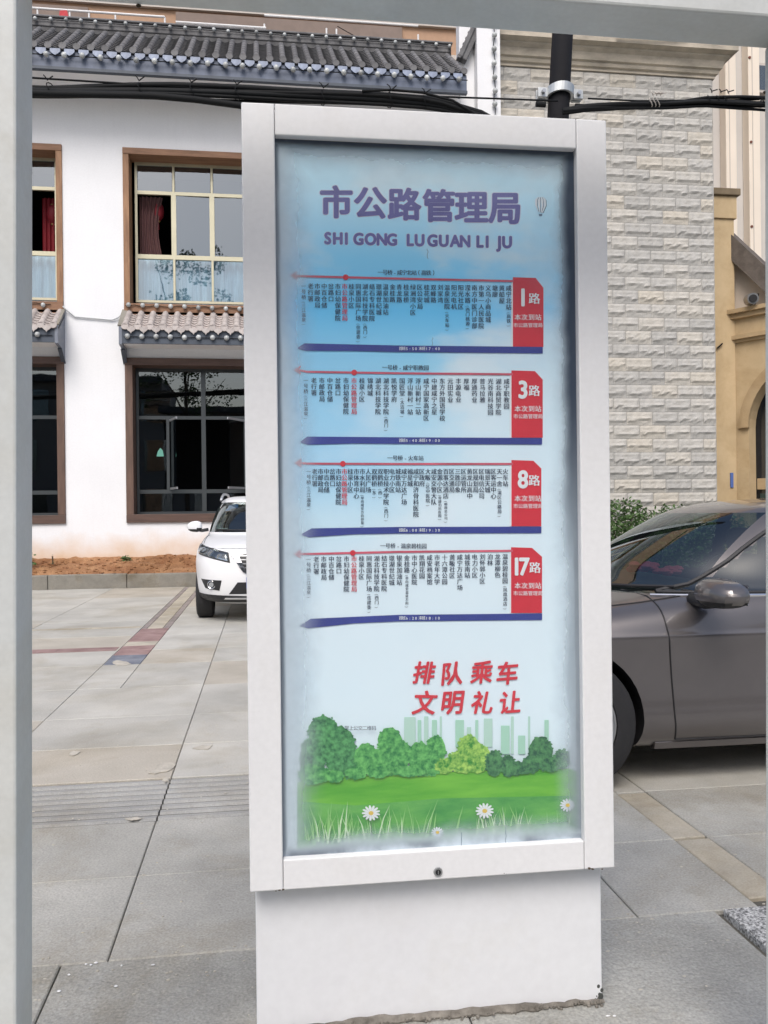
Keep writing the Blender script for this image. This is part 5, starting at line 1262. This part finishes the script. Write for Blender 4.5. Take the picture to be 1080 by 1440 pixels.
def car(root, sh, paint, wheels, R_, glass_rows, split, pillars, mats, well=.045, tw=.225, track=.80, wellmat=None):
    vs, fs = sh.mesh()
    me = bpy.data.meshes.new('body'); me.from_pydata([tuple(v) for v in vs], [], fs)
    bm = bmesh.new(); bm.from_mesh(me); bmesh.ops.recalc_face_normals(bm, faces=bm.faces); bm.to_mesh(me); bm.free()
    o = bpy.data.objects.new('body_tmp', me); C.objects.link(o)
    cut = MB()
    for wx in wheels:
        for s_ in (-1, 1): cut.cyl((wx, s_*.52, R_), (wx, s_*1.3, R_), R_+well, n=40)
    cme = cut.mesh('cut', BLACK); bm = bmesh.new(); bm.from_mesh(cme); bmesh.ops.recalc_face_normals(bm, faces=bm.faces); bm.to_mesh(cme); bm.free()
    co = bpy.data.objects.new('cut', cme); C.objects.link(co)
    md = o.modifiers.new('b', 'BOOLEAN'); md.operation = 'DIFFERENCE'; md.object = co; md.solver = 'EXACT'
    bpy.context.view_layer.update()
    res = bpy.data.meshes.new_from_object(o.evaluated_get(bpy.context.evaluated_depsgraph_get()))
    bpy.data.objects.remove(o); bpy.data.objects.remove(co)
    bm = bmesh.new(); bm.from_mesh(res)
    groups = defaultdict(list)
    for f in bm.faces:
        c = f.calc_center_median(); g = 'body'
        for wx in wheels:
            rr = math.hypot(c.x-wx, c.z-R_)
            if (rr < R_+well-.004 or (abs(rr-R_-well) < .012 and abs(f.normal.y) < .3 and abs(c.y) < sh.rowat(c.z)[3]-.004 and c.z < R_*2+well)) : g = ('well', wx, c.y > 0)
        if g == 'body':
            zlo, zhi = glass_rows
            if zlo < c.z < zhi: g = split(c, f)
        f.material_index = 0; groups[g].append(f.index)
    bm.faces.ensure_lookup_table()
    for g, idx in groups.items():
        gk = g if isinstance(g, str) else 'well'; m = {'body': paint, 'well': BLACK}.get(gk, mats['glass'])
        b = MB(); remap = {}; vsl = []; fl = []
        for i in idx:
            f = bm.faces[i]; t = []
            for v in f.verts:
                if v.index not in remap: remap[v.index] = len(vsl); vsl.append(v.co.copy())
                t.append(remap[v.index])
            fl.append(tuple(t))
        b.add(vsl, fl); me2 = b.mesh(gk, m)
        smooth_by_angle(me2, 32)
        nm = {'body': 'body', 'well': 'wheel_arch_liner', 'front': 'windscreen', 'rear': 'rear_window', 'left': 'side_window', 'right': 'side_window'}[gk]
        ob_ = link(nm, me2, root)
        if g == 'body': body = ob_
    bm.free()
    # wheels
    tm = None
    for wx in wheels:
        for s_ in (-1, 1):
            wroot = None
            b = MB(); prof = [(-.5, .66), (-.5, .90), (-.42, .985), (-.3, 1), (.3, 1), (.42, .985), (.5, .90), (.5, .66)]
            n = 40; vs2 = [(R_*r*math.cos(2*PI*i/n), tw*a, R_*r*math.sin(2*PI*i/n)) for a, r in prof for i in range(n)]
            b.add(vs2, [(j*n+i, j*n+(i+1) % n, (j+1)*n+(i+1) % n, (j+1)*n+i) for j in range(len(prof)-1) for i in range(n)])
            for gx in (-.18, 0, .18):
                for i in range(0, 40): pass
            w_ = b.build('tyre', mats['tyre'], None, smooth=True)
            w_.name = 'wheel'; w_.parent = root; w_.location = (wx, s_*track, R_)
            smooth_by_angle(w_.data, 40)
            rim = MB(); rr = R_*.665
            rim.cyl((0, s_*tw*.30, 0), (0, s_*tw*.36, 0), rr*.97, rr*.97, 32)
            vs3 = [(rr*k*math.cos(2*PI*i/32), s_*tw*a, rr*k*math.sin(2*PI*i/32)) for a, k in ((-.3, 1), (.44, 1.0), (.50, 1.02), (.50, .95), (.40, .93)) for i in range(32)]
            rim2 = MB().add(vs3, [(j*32+i, j*32+(i+1) % 32, (j+1)*32+(i+1) % 32, (j+1)*32+i) for j in range(4) for i in range(32)])
            rim_m = MB().add(rim.v, rim.f); 
            disc = rim_m.build('brake_disc', mats['dark'], w_)
            rm = rim2.build('rim', mats['alloy'], w_, smooth=True)
            sp_ = MB()
            for k in range(10):
                a = 2*PI*k/10; d = Vector((math.cos(a), 0, math.sin(a))); tn = Vector((-math.sin(a), 0, math.cos(a)))
                y0, y1 = s_*tw*.42, s_*tw*.48
                q0, q1 = d*rr*.15+Vector((0, y1, 0)), d*rr*.95+Vector((0, y0, 0))
                wa, wb_ = .028, .020; dn = Vector((0, -s_*.02, 0))
                sp_.hexa([q0-tn*wa+dn, q0+tn*wa+dn, q1+tn*wb_+dn, q1-tn*wb_+dn, q0-tn*wa*.6, q0+tn*wa*.6, q1+tn*wb_*.6, q1-tn*wb_*.6])
            sp_.cyl((0, s_*tw*.38, 0), (0, s_*tw*.52, 0), .05, .045, 16)
            so = sp_.build('spokes', mats['alloy'], w_)
    return body
def fpatch(sh, corners, off=.006, depth=.03, nu=8, nv=4):
    """raised patch on the shell; four corners (kind, v, z), run round the outline"""
    def lerp(a, b, t): return a+(b-a)*t
    T = []
    for kd, v, z in corners:
        p = sh.at(kd, v, z); T.append((p, kd, v, z))
    def at(u, w_):
        # bilinear in outline parameter and height
        zz = lerp(lerp(corners[0][2], corners[1][2], u), lerp(corners[3][2], corners[2][2], u), w_)
        vv = lerp(lerp(corners[0][1], corners[1][1], u), lerp(corners[3][1], corners[2][1], u), w_)
        return vv, zz
    kd = corners[0][0]; b = MB(); top = []; bot = []
    for j in range(nv+1):
        for i in range(nu+1):
            vv, zz = at(i/nu, j/nv); top.append(sh.at(kd, vv, zz, off)); bot.append(sh.at(kd, vv, zz, -depth))
    n = nu+1; N0 = len(top); fs = [(j*n+i, j*n+i+1, (j+1)*n+i+1, (j+1)*n+i) for j in range(nv) for i in range(nu)]
    per = [i for i in range(n)]+[j*n+nu for j in range(1, nv+1)]+[nv*n+i for i in range(nu-1, -1, -1)]+[j*n for j in range(nv-1, 0, -1)]
    fs += [(per[i], per[(i+1) % len(per)], N0+per[(i+1) % len(per)], N0+per[i]) for i in range(len(per))]
    b.add(top+bot, fs); return b
def seam(sh, pts, wd=.005, kind='s', side=1, off=.0012):
    dense = []
    for a, c in zip(pts, pts[1:]): dense += [(a[0]+(c[0]-a[0])*k/4, a[1]+(c[1]-a[1])*k/4) for k in range(4)]
    P_ = [sh.at(kind, v, z, off) for v, z in dense+[pts[-1]]]
    if side < 0: P_ = [Vector((p.x, -p.y, p.z)) for p in P_]
    b = MB(); b.tube(P_, wd*.6, 6); return b
def mirrored(b):
    c = MB(); c.v = [(x, -y, z) for x, y, z in b.v]; c.f = [tuple(reversed(f)) for f in b.f]; c.m = list(b.m); return c
PW = mat('white_car_paint', (.80, .81, .82), .35, coat=.25, spec=.25, var=.01)
PG = mat('taupe_car_paint', (.125, .115, .115), .34, .5, coat=1, fine=.04, fscale=8)
TYRE = mat('tyre_rubber', (.022, .022, .024), .8, bump=.2, bscale=60)
ALLOY = mat('alloy', (.42, .43, .44), .3, .8); DARKPL = mat('black_plastic', (.02, .021, .023), .5)
CHROME = mat('chrome', (.75, .76, .78), .12, 1); LAMPG = glass('lamp_glass', (.75, .8, .85), .10, .02)
REFLECT = mat('lamp_reflector', (.62, .65, .68), .18, .9); CARG = glass('car_glass', (.40, .48, .46), .09, .02)
SEAT = mat('seat_cloth', (.04, .04, .043), .9); DASH = mat('dashboard', (.03, .032, .035), .6)
mats = dict(glass=CARG, tyre=TYRE, alloy=ALLOY, dark=DARKPL)
def mirror_unit(root, base, sgn, paint, s=1.0, length=.25, hh=.075):
    """door mirror: housing, dark base shell, glass; base = where the stalk meets the door"""
    c = Vector(base)+Vector((.02*s, sgn*(.06+length*.5), .055))
    b = MB(); b.ball((0, 0, 0), .075*s, length*.52, hh, 20, 14, fn=lambda d: (abs(d.x)**2.6+abs(d.y)**2.6+abs(d.z)**2.6)**(-1/2.6)*(1-.10*max(0, d.y*sgn)*max(0, d.z)))
    vs = [Vector(v) for v in b.v]
    vs = [Vector((min(v.x, .045*s), v.y, v.z*(1-.18*(v.y*sgn/length+.5)))) for v in vs]
    b.v = [tuple(v+c) for v in vs]
    top = MB(); low = MB()
    for f in b.f:
        zc = sum(b.v[i][2] for i in f)/len(f)-c.z
        (top if zc > -.028*s else low).add([b.v[i] for i in f], [tuple(range(len(f)))])
    m = top.build('mirror_housing', paint, root, smooth=True)
    bm = bmesh.new(); bm.from_mesh(m.data); bmesh.ops.remove_doubles(bm, verts=bm.verts, dist=1e-5); bm.to_mesh(m.data); bm.free(); smooth_by_angle(m.data, 50)
    l = low.build('mirror_base', DARKPL, m, smooth=True)
    bm = bmesh.new(); bm.from_mesh(l.data); bmesh.ops.remove_doubles(bm, verts=bm.verts, dist=1e-5); bm.to_mesh(l.data); bm.free()
    st = MB(); p0 = Vector(base)+Vector((0, 0, .01)); p1 = c+Vector((0, -sgn*length*.2, -.045)); st.tube([p0-Vector((0, sgn*.03, 0)), p0.lerp(p1, .5)+Vector((0, 0, -.012)), p1], .024*s, 8); st.build('mirror_stalk', DARKPL, m, smooth=True)
    MB().box(c.x+.046*s, c.x+.049*s, c.y-length*.38, c.y+length*.38, c.z-hh*.62, c.z+hh*.62).build('mirror_glass', CHROME, m)
    return m

# --- white crossover, nose towards the viewer
suv = empty('parked_suv', (-.0, 10.93, 0), 'white crossover parked nose out in front of the restaurant windows', 'car'); suv.rotation_euler = (0, 0, PI/2+math.radians(0))
rows = [(.24, .22, 4.40, .74, 4.6, .10), (.30, .08, 4.52, .88, 5.2, .12), (.40, .03, 4.60, .915, 5.6, .14), (.55, .0, 4.63, .925, 5.6, .15), (.72, .0, 4.64, .93, 5.6, .16), (.86, .03, 4.63, .922, 5.4, .17), (.94, .09, 4.61, .905, 5.0, .18),
        (1.00, .24, 4.59, .870, 4.4, .20), (1.06, .60, 4.57, .845, 4.3, .18), (1.10, .98, 4.56, .825, 4.3, .16), (1.14, 1.12, 4.54, .810, 4.3, .16), (1.30, 1.34, 4.48, .765, 4.3, .15), (1.46, 1.58, 4.38, .705, 4.3, .14),
        (1.57, 1.80, 4.28, .650, 4.2, .12), (1.63, 2.02, 4.18, .590, 4.0, .10), (1.665, 2.35, 4.0, .48, 3.6, .08), (1.68, 2.8, 3.6, .25, 3.2, .04)]
shS = Shell(rows, 5, 80)
def splitS(c, f):
    r = shS.rowat(c.z); rel = abs(c.y)/r[3]
    if rel < .90 and c.x < 2.2: return 'front'
    if rel < .80 and c.x > 3.9: return 'rear'
    if c.x > r[1]+.42 and c.x < r[2]-.42 and rel > .9 and not (abs(c.x-2.62) < .06) and not (abs(c.x-3.55) < .06): return 'left' if c.y > 0 else 'right'
    return 'body'
car(suv, shS, PW, (.93, 3.64), .345, (1.145, 1.565), splitS, None, mats, track=.785)
# car axes: x nose->tail maps to world +Y, y maps to world -X  (y>0 is the viewer's left)
def both(bf, name, m, parent, kids=None):
    a = bf().build(name, m, parent); c = mirrored(bf()).build(name, m, parent); return a, c
F = lambda *c, **k: fpatch(shS, [('f', v, z) for v, z in c], **k)
fpatch(shS, [('f', .0, .55), ('f', .0, .55), ('f', .0, .55), ('f', .0, .55)])
both(lambda: F((.42, .775), (.845, .875), (.862, 1.0), (.44, .905), off=.004, depth=.04, nu=14), 'headlight_backing', DARKPL, suv)
for sgn in (1, -1):
    mk = (lambda b: b) if sgn > 0 else mirrored
    hl = mk(F((.44, .79), (.84, .885), (.855, .985), (.46, .895), off=.016, depth=.0, nu=14)).build('headlight', LAMPG, suv, smooth=True)
    b = MB()
    for v, z, r in ((.55, .852, .040), (.66, .885, .048), (.76, .925, .036)):
        p = shS.at('f', v, z, .006); b.cyl(p, p+Vector((-.004, 0, 0)), r, r*.92, 20)
    mk(b).build('reflector', REFLECT, hl)
    mk(F((.45, .80), (.60, .835), (.61, .85), (.46, .815), off=.010, depth=.0)).build('lamp_strip', REFLECT, hl)
    mk(F((.70, .955), (.84, .985), (.835, .99), (.70, .962), off=.012, depth=.0)).build('lamp_strip', REFLECT, hl)
    fg = mk(F((.56, .425), (.74, .45), (.80, .565), (.53, .555), off=.005, depth=.03)).build('fog_lamp', DARKPL, suv)
    b = MB(); p = shS.at('f', .655, .500, .010); n_ = Vector((-.93, .36, 0)).normalized(); tn_ = Vector((.36, .93, 0)).normalized()
    b.tube([p+tn_*(math.cos(a)*.052)+Vector((0, 0, math.sin(a)*.048)) for a in [2*PI*k/20 for k in range(21)]], .006, 6)
    mk(b).build('trim_ring', CHROME, fg)
    b = MB(); b.cyl(p, p+n_*.008, .034, .032, 20); mk(b).build('lens', REFLECT, fg)
both(lambda: F((.0, .38), (.44, .38), (.33, .53), (.0, .53), off=.003, depth=.03), 'lower_grille', DARKPL, suv)
both(lambda: F((.0, .265), (.80, .275), (.86, .375), (.0, .345), off=.008, depth=.03, nu=14), 'bumper_valance', DARKPL, suv)
both(lambda: F((.0, .318), (.50, .322), (.48, .340), (.0, .338), off=.020, depth=.01, nu=10), 'skid_bar', CHROME, suv)
both(lambda: F((.0, .60), (.22, .66), (.41, .86), (.0, .92), off=.004, depth=.03), 'grille', DARKPL, suv)
both(lambda: F((.20, .635), (.26, .66), (.42, .90), (.335, .915), off=.018, depth=.01), 'grille_chevron', CHROME, suv)
both(lambda: F((.0, .61), (.20, .635), (.25, .67), (.0, .645), off=.018, depth=.01), 'grille_chevron', CHROME, suv)
for k in range(4):
    both(lambda: F((.0, .70+k*.05), (.30+.02*k, .71+k*.05), (.31+.02*k, .722+k*.05), (.0, .712+k*.05), off=.010, depth=.01), 'grille_slat', STEEL, suv)
p = shS.at('f', 0, .76, .022); MB().cyl(p, p+Vector((-.012, 0, 0)), .06, .058, 24).build('badge', CHROME, suv)
# plate
p = shS.at('f', 0, .53, .03); PB = mat('plate_blue', (.03, .09, .42), .4)
pl = MB().box(p.x-.006, p.x, -.22, .22, .455, .595).build('number_plate', PB, suv, bevel=.004)
# hood seams, mirrors, roof rails, wipers, stickers
b = MB(); P_ = []
for z, v in ((1.0, .80), (1.04, .80), (1.07, .79), (1.10, .78), (1.125, .775)): P_.append(shS.at('f', v, z, .001))
b.tube(P_, .004, 5); both(lambda: b, 'bonnet_seam', BLACK, suv)
b2 = MB(); b2.tube([shS.at('f', v, .955+.035*(1-abs(v)/.8)*0, .001) for v in [-.78+.13*k for k in range(13)]], .004, 5); b2.build('bonnet_seam', BLACK, suv)
for s_ in (1, -1):
    mirror_unit(suv, (1.38, s_*.80, 1.17), s_, PW, 1.0, .20, .085)
    b = MB(); zt = 1.66; b.tube([(1.95, s_*.615, 1.60), (2.12, s_*.605, 1.66), (2.45, s_*.598, 1.70), (3.1, s_*.59, 1.715), (3.8, s_*.585, 1.715), (4.05, s_*.58, 1.66), (4.14, s_*.57, 1.59)], .019, 8); b.build('roof_rail', SASHALU, suv, smooth=True)
    b = MB(); b.tube([shS.at('f', s_*(.10+.55*t), 1.155+.01*t, .014) for t in (0, .25, .5, .75, 1)], .009, 5); b.build('wiper', BLACK, suv)
    for xs_ in ((1.52,), (2.62,), (3.55,)): seam(shS, [(xs_[0], z) for z in (.42, .6, .8, 1.0, 1.1)], side=s_).build('door_seam', BLACK, suv)
    seam(shS, [(x, .36) for x in (1.35, 2, 2.6, 3.2)], wd=.05, side=s_, off=-.01).build('sill_trim', DARKPL, suv)
BST = mat('windscreen_sticker', (.06, .20, .55), .5, col2=(.3, .45, .7), vscale=30)
F((.36, 1.485), (.52, 1.470), (.50, 1.53), (.36, 1.545), off=-.004, depth=.002).build('sticker', BST, suv)
F((.47, 1.455), (.55, 1.445), (.54, 1.475), (.47, 1.485), off=-.004, depth=.002).build('sticker', BST, suv)
F((.50, 1.19), (.62, 1.19), (.62, 1.20), (.50, 1.20), off=-.004, depth=.002).build('sticker', WHITEPAINT, suv)
b = MB(); b.box(1.45, 1.95, -.70, .70, .85, 1.13); b.build('dashboard', DASH, suv, bevel=.05)
for s_ in (1, -1):
    b = MB(); b.box(2.35, 2.5, s_*.38-.24, s_*.38+.24, .6, 1.28); b.box(2.37, 2.47, s_*.38-.12, s_*.38+.12, 1.29, 1.45); b.build('seat', SEAT, suv, bevel=.04)
MB().box(3.35, 3.5, -.6, .6, .6, 1.3).build('seat', SEAT, suv, bevel=.04)
MB().box(1.2, 4.2, -.72, .72, .50, .56).build('floor_pan', DASH, suv)
# --- taupe saloon in profile, nose to the left
sed = empty('parked_saloon', (.55, 4.925, 0), 'grey brown saloon parked side on behind the sign, its nose hidden', 'car')
rows = [(.17, .35, 4.45, .74, 4.8, .10), (.21, .16, 4.60, .835, 4.8, .12), (.30, .06, 4.70, .885, 4.8, .14), (.42, .02, 4.74, .893, 4.8, .16), (.56, .0, 4.76, .900, 4.8, .17), (.68, .02, 4.77, .912, 4.8, .18), (.755, .05, 4.77, .922, 4.8, .19), (.785, .09, 4.76, .914, 4.6, .19),
        (.83, .22, 4.75, .902, 4.5, .20), (.875, .50, 4.74, .890, 4.4, .20), (.915, .85, 4.72, .876, 4.3, .18), (.945, 1.12, 4.69, .862, 4.3, .16), (.97, 1.26, 4.65, .848, 4.2, .17), (1.00, 1.33, 4.52, .832, 4.2, .19), (1.05, 1.42, 4.30, .805, 4.2, .20),
        (1.15, 1.56, 4.04, .760, 4.2, .20), (1.265, 1.75, 3.80, .705, 4.1, .19), (1.36, 1.94, 3.60, .650, 4.0, .17), (1.41, 2.10, 3.44, .600, 3.8, .14), (1.445, 2.35, 3.22, .49, 3.6, .10), (1.465, 2.70, 2.95, .22, 3.2, .04)]
shA = Shell(rows, 5, 120)
def splitA(c, f):
    r = shA.rowat(c.z); rel = abs(c.y)/r[3]
    if rel < .84 and c.x < 2.3 and c.z > .957: return 'front'
    if rel < .86 and c.x > 3.4 and c.z > 1.06: return 'rear'
    if c.x > r[1]+.41-max(0, (1.12-c.z))*.4 and c.x < r[2]-.50 and rel > .84 and c.z > .955 and not (abs(c.x-2.66) < .05): return 'left' if c.y > 0 else 'right'
    return 'body'
car(sed, shA, PG, (.945, 3.74), .335, (.955, 1.368), splitA, None, mats, track=.80)
# near side is y<0 (towards the viewer)
def nside_(pts, wd=.005, off=.001): return seam(shA, pts, wd, 's', -1, off)
for s_ in (-1, 1):
    S2 = lambda pts, wd=.006, off=.0025: seam(shA, pts, wd, 's', s_, off)
    S2([(1.43, .945), (1.435, .86), (1.45, .7), (1.47, .5), (1.485, .35), (1.50, .235)]).build('door_seam', BLACK, sed)
    S2([(1.50, .235), (2.1, .23), (2.68, .235)]).build('door_seam', BLACK, sed)
    S2([(2.68, .235), (2.70, .5), (2.69, .93)]).build('door_seam', BLACK, sed); S2([(3.55, .94), (3.5, .8), (3.35, .6), (3.2, .4), (3.15, .235), (2.68, .235)]).build('door_seam', BLACK, sed)
    S2([(x, .948) for x in [1.45+.1*k for k in range(24)]], .014, .002).build('waist_trim', CHROME, sed)
    S2([(x, .962) for x in [1.50+.1*k for k in range(23)]], .016, .001).build('window_seal', BLACK, sed)
    pts = [(1.50, .965)]+[(shA.rowat(z)[1]+.385-max(0, 1.12-z)*.4, z) for z in (1.0, 1.04, 1.08, 1.12, 1.18, 1.24, 1.30, 1.345)]
    S2(pts, .022, .000).build('window_seal', BLACK, sed)
    S2([(x, .20) for x in [1.4+.1*k for k in range(20)]], .06, -.012).build('sill', PG, sed)
    b = MB(); ph = shA.at('s', 2.45, .80, .02); ph.y *= s_
    b.tube([ph+Vector((0, 0, 0)), ph+Vector((.05, s_*.025, 0)), ph+Vector((.17, s_*.025, 0)), ph+Vector((.22, 0, 0))], .014, 8); b.build('door_handle', PG, sed, smooth=True)
    m = mirror_unit(sed, (1.62, s_*.845, .93), s_, PG, 1.35, .31, .078)
b = MB(); Pp = [shA.at('f', v, z, .0015) for v, z in ((.70, .86), (.745, .89), (.765, .92), (.76, .95), (.735, .968), (.70, .975))]
for s_ in (1, -1):
    (b if s_ > 0 else mirrored(b)).tube([p_ if s_ > 0 else Vector((p_.x, -p_.y, p_.z)) for p_ in Pp], .004, 6) if s_ > 0 else None
    bb = MB(); bb.tube([Vector((p_.x, s_*p_.y, p_.z)) for p_ in Pp], .004, 6); bb.build('bonnet_seam', BLACK, sed)
    bb = MB(); bb.tube([Vector((p_.x, s_*p_.y, p_.z)) for p_ in [shA.at('s', 1.43, .945, .001), shA.at('s', 1.36, .965, .001), shA.at('f', .78, .985, .001)]], .004, 6); bb.build('wing_seam', BLACK, sed)
    bb = MB(); bb.tube([shA.at('f', s_*(.08+.6*t), .966+.012*t, .012) for t in (0, .25, .5, .75, 1)], .009, 5); bb.build('wiper', BLACK, sed)
FA = lambda *c, **k: fpatch(shA, [('f', v, z) for v, z in c], **k)
both(lambda: FA((.46, .64), (.84, .70), (.86, .80), (.50, .76), off=.006, depth=.03, nu=12), 'headlight', REFLECT, sed)
both(lambda: FA((.0, .52), (.42, .54), (.44, .74), (.0, .74), off=.004, depth=.03), 'grille', DARKPL, sed)
both(lambda: FA((.0, .26), (.60, .28), (.62, .40), (.0, .40), off=.004, depth=.03), 'lower_grille', DARKPL, sed)
MB().box(1.50, 2.0, -.72, .72, .70, .985).build('dashboard', DASH, sed, bevel=.06)
for s_ in (1, -1):
    b = MB(); b.box(2.5, 2.66, s_*.38-.25, s_*.38+.25, .45, 1.10); b.box(2.55, 2.64, s_*.38-.12, s_*.38+.12, 1.11, 1.27); b.build('seat', SEAT, sed, bevel=.05)
MB().box(3.3, 3.5, -.6, .6, .45, 1.1).build('seat', SEAT, sed, bevel=.05)
b = MB(); c = Vector((2.0, -.36, .96)); ax = Vector((.88, 0, -.35)).normalized(); a_ = Vector((0, 1, 0)); b_ = ax.cross(a_)
b.tube([c+(a_*math.cos(t)+b_*math.sin(t))*.18 for t in [2*PI*k/24 for k in range(25)]], .014, 6); b.build('steering_wheel', BLACK, sed, smooth=True)
MB().box(1.3, 4.2, -.70, .70, .30, .36).build('floor_pan', DASH, sed)
b = MB()
for k in range(16): b.ball((1.78+random.uniform(-.08, .08), -.02+random.uniform(-.22, .22), 1.03+random.uniform(-.01, .03)), .035, .05, .02, 6, 4)
tag(b.build('flower_ornament', mat('silk_flowers', (.38, .06, .09), .8), None), 'dark red silk flowers lying on the dashboard of the grey saloon', 'flowers').location = (.55, 4.925, 0)
b = MB(); b.hexa([(2.28, -.775, 1.00), (2.36, -.775, 1.00), (2.30, -.765, 1.10), (2.24, -.765, 1.10), (2.28, -.768, 1.00), (2.36, -.768, 1.00), (2.30, -.758, 1.10), (2.24, -.758, 1.10)])
b.build('window_card', mat('pale_card', (.45, .58, .60), .6), sed)
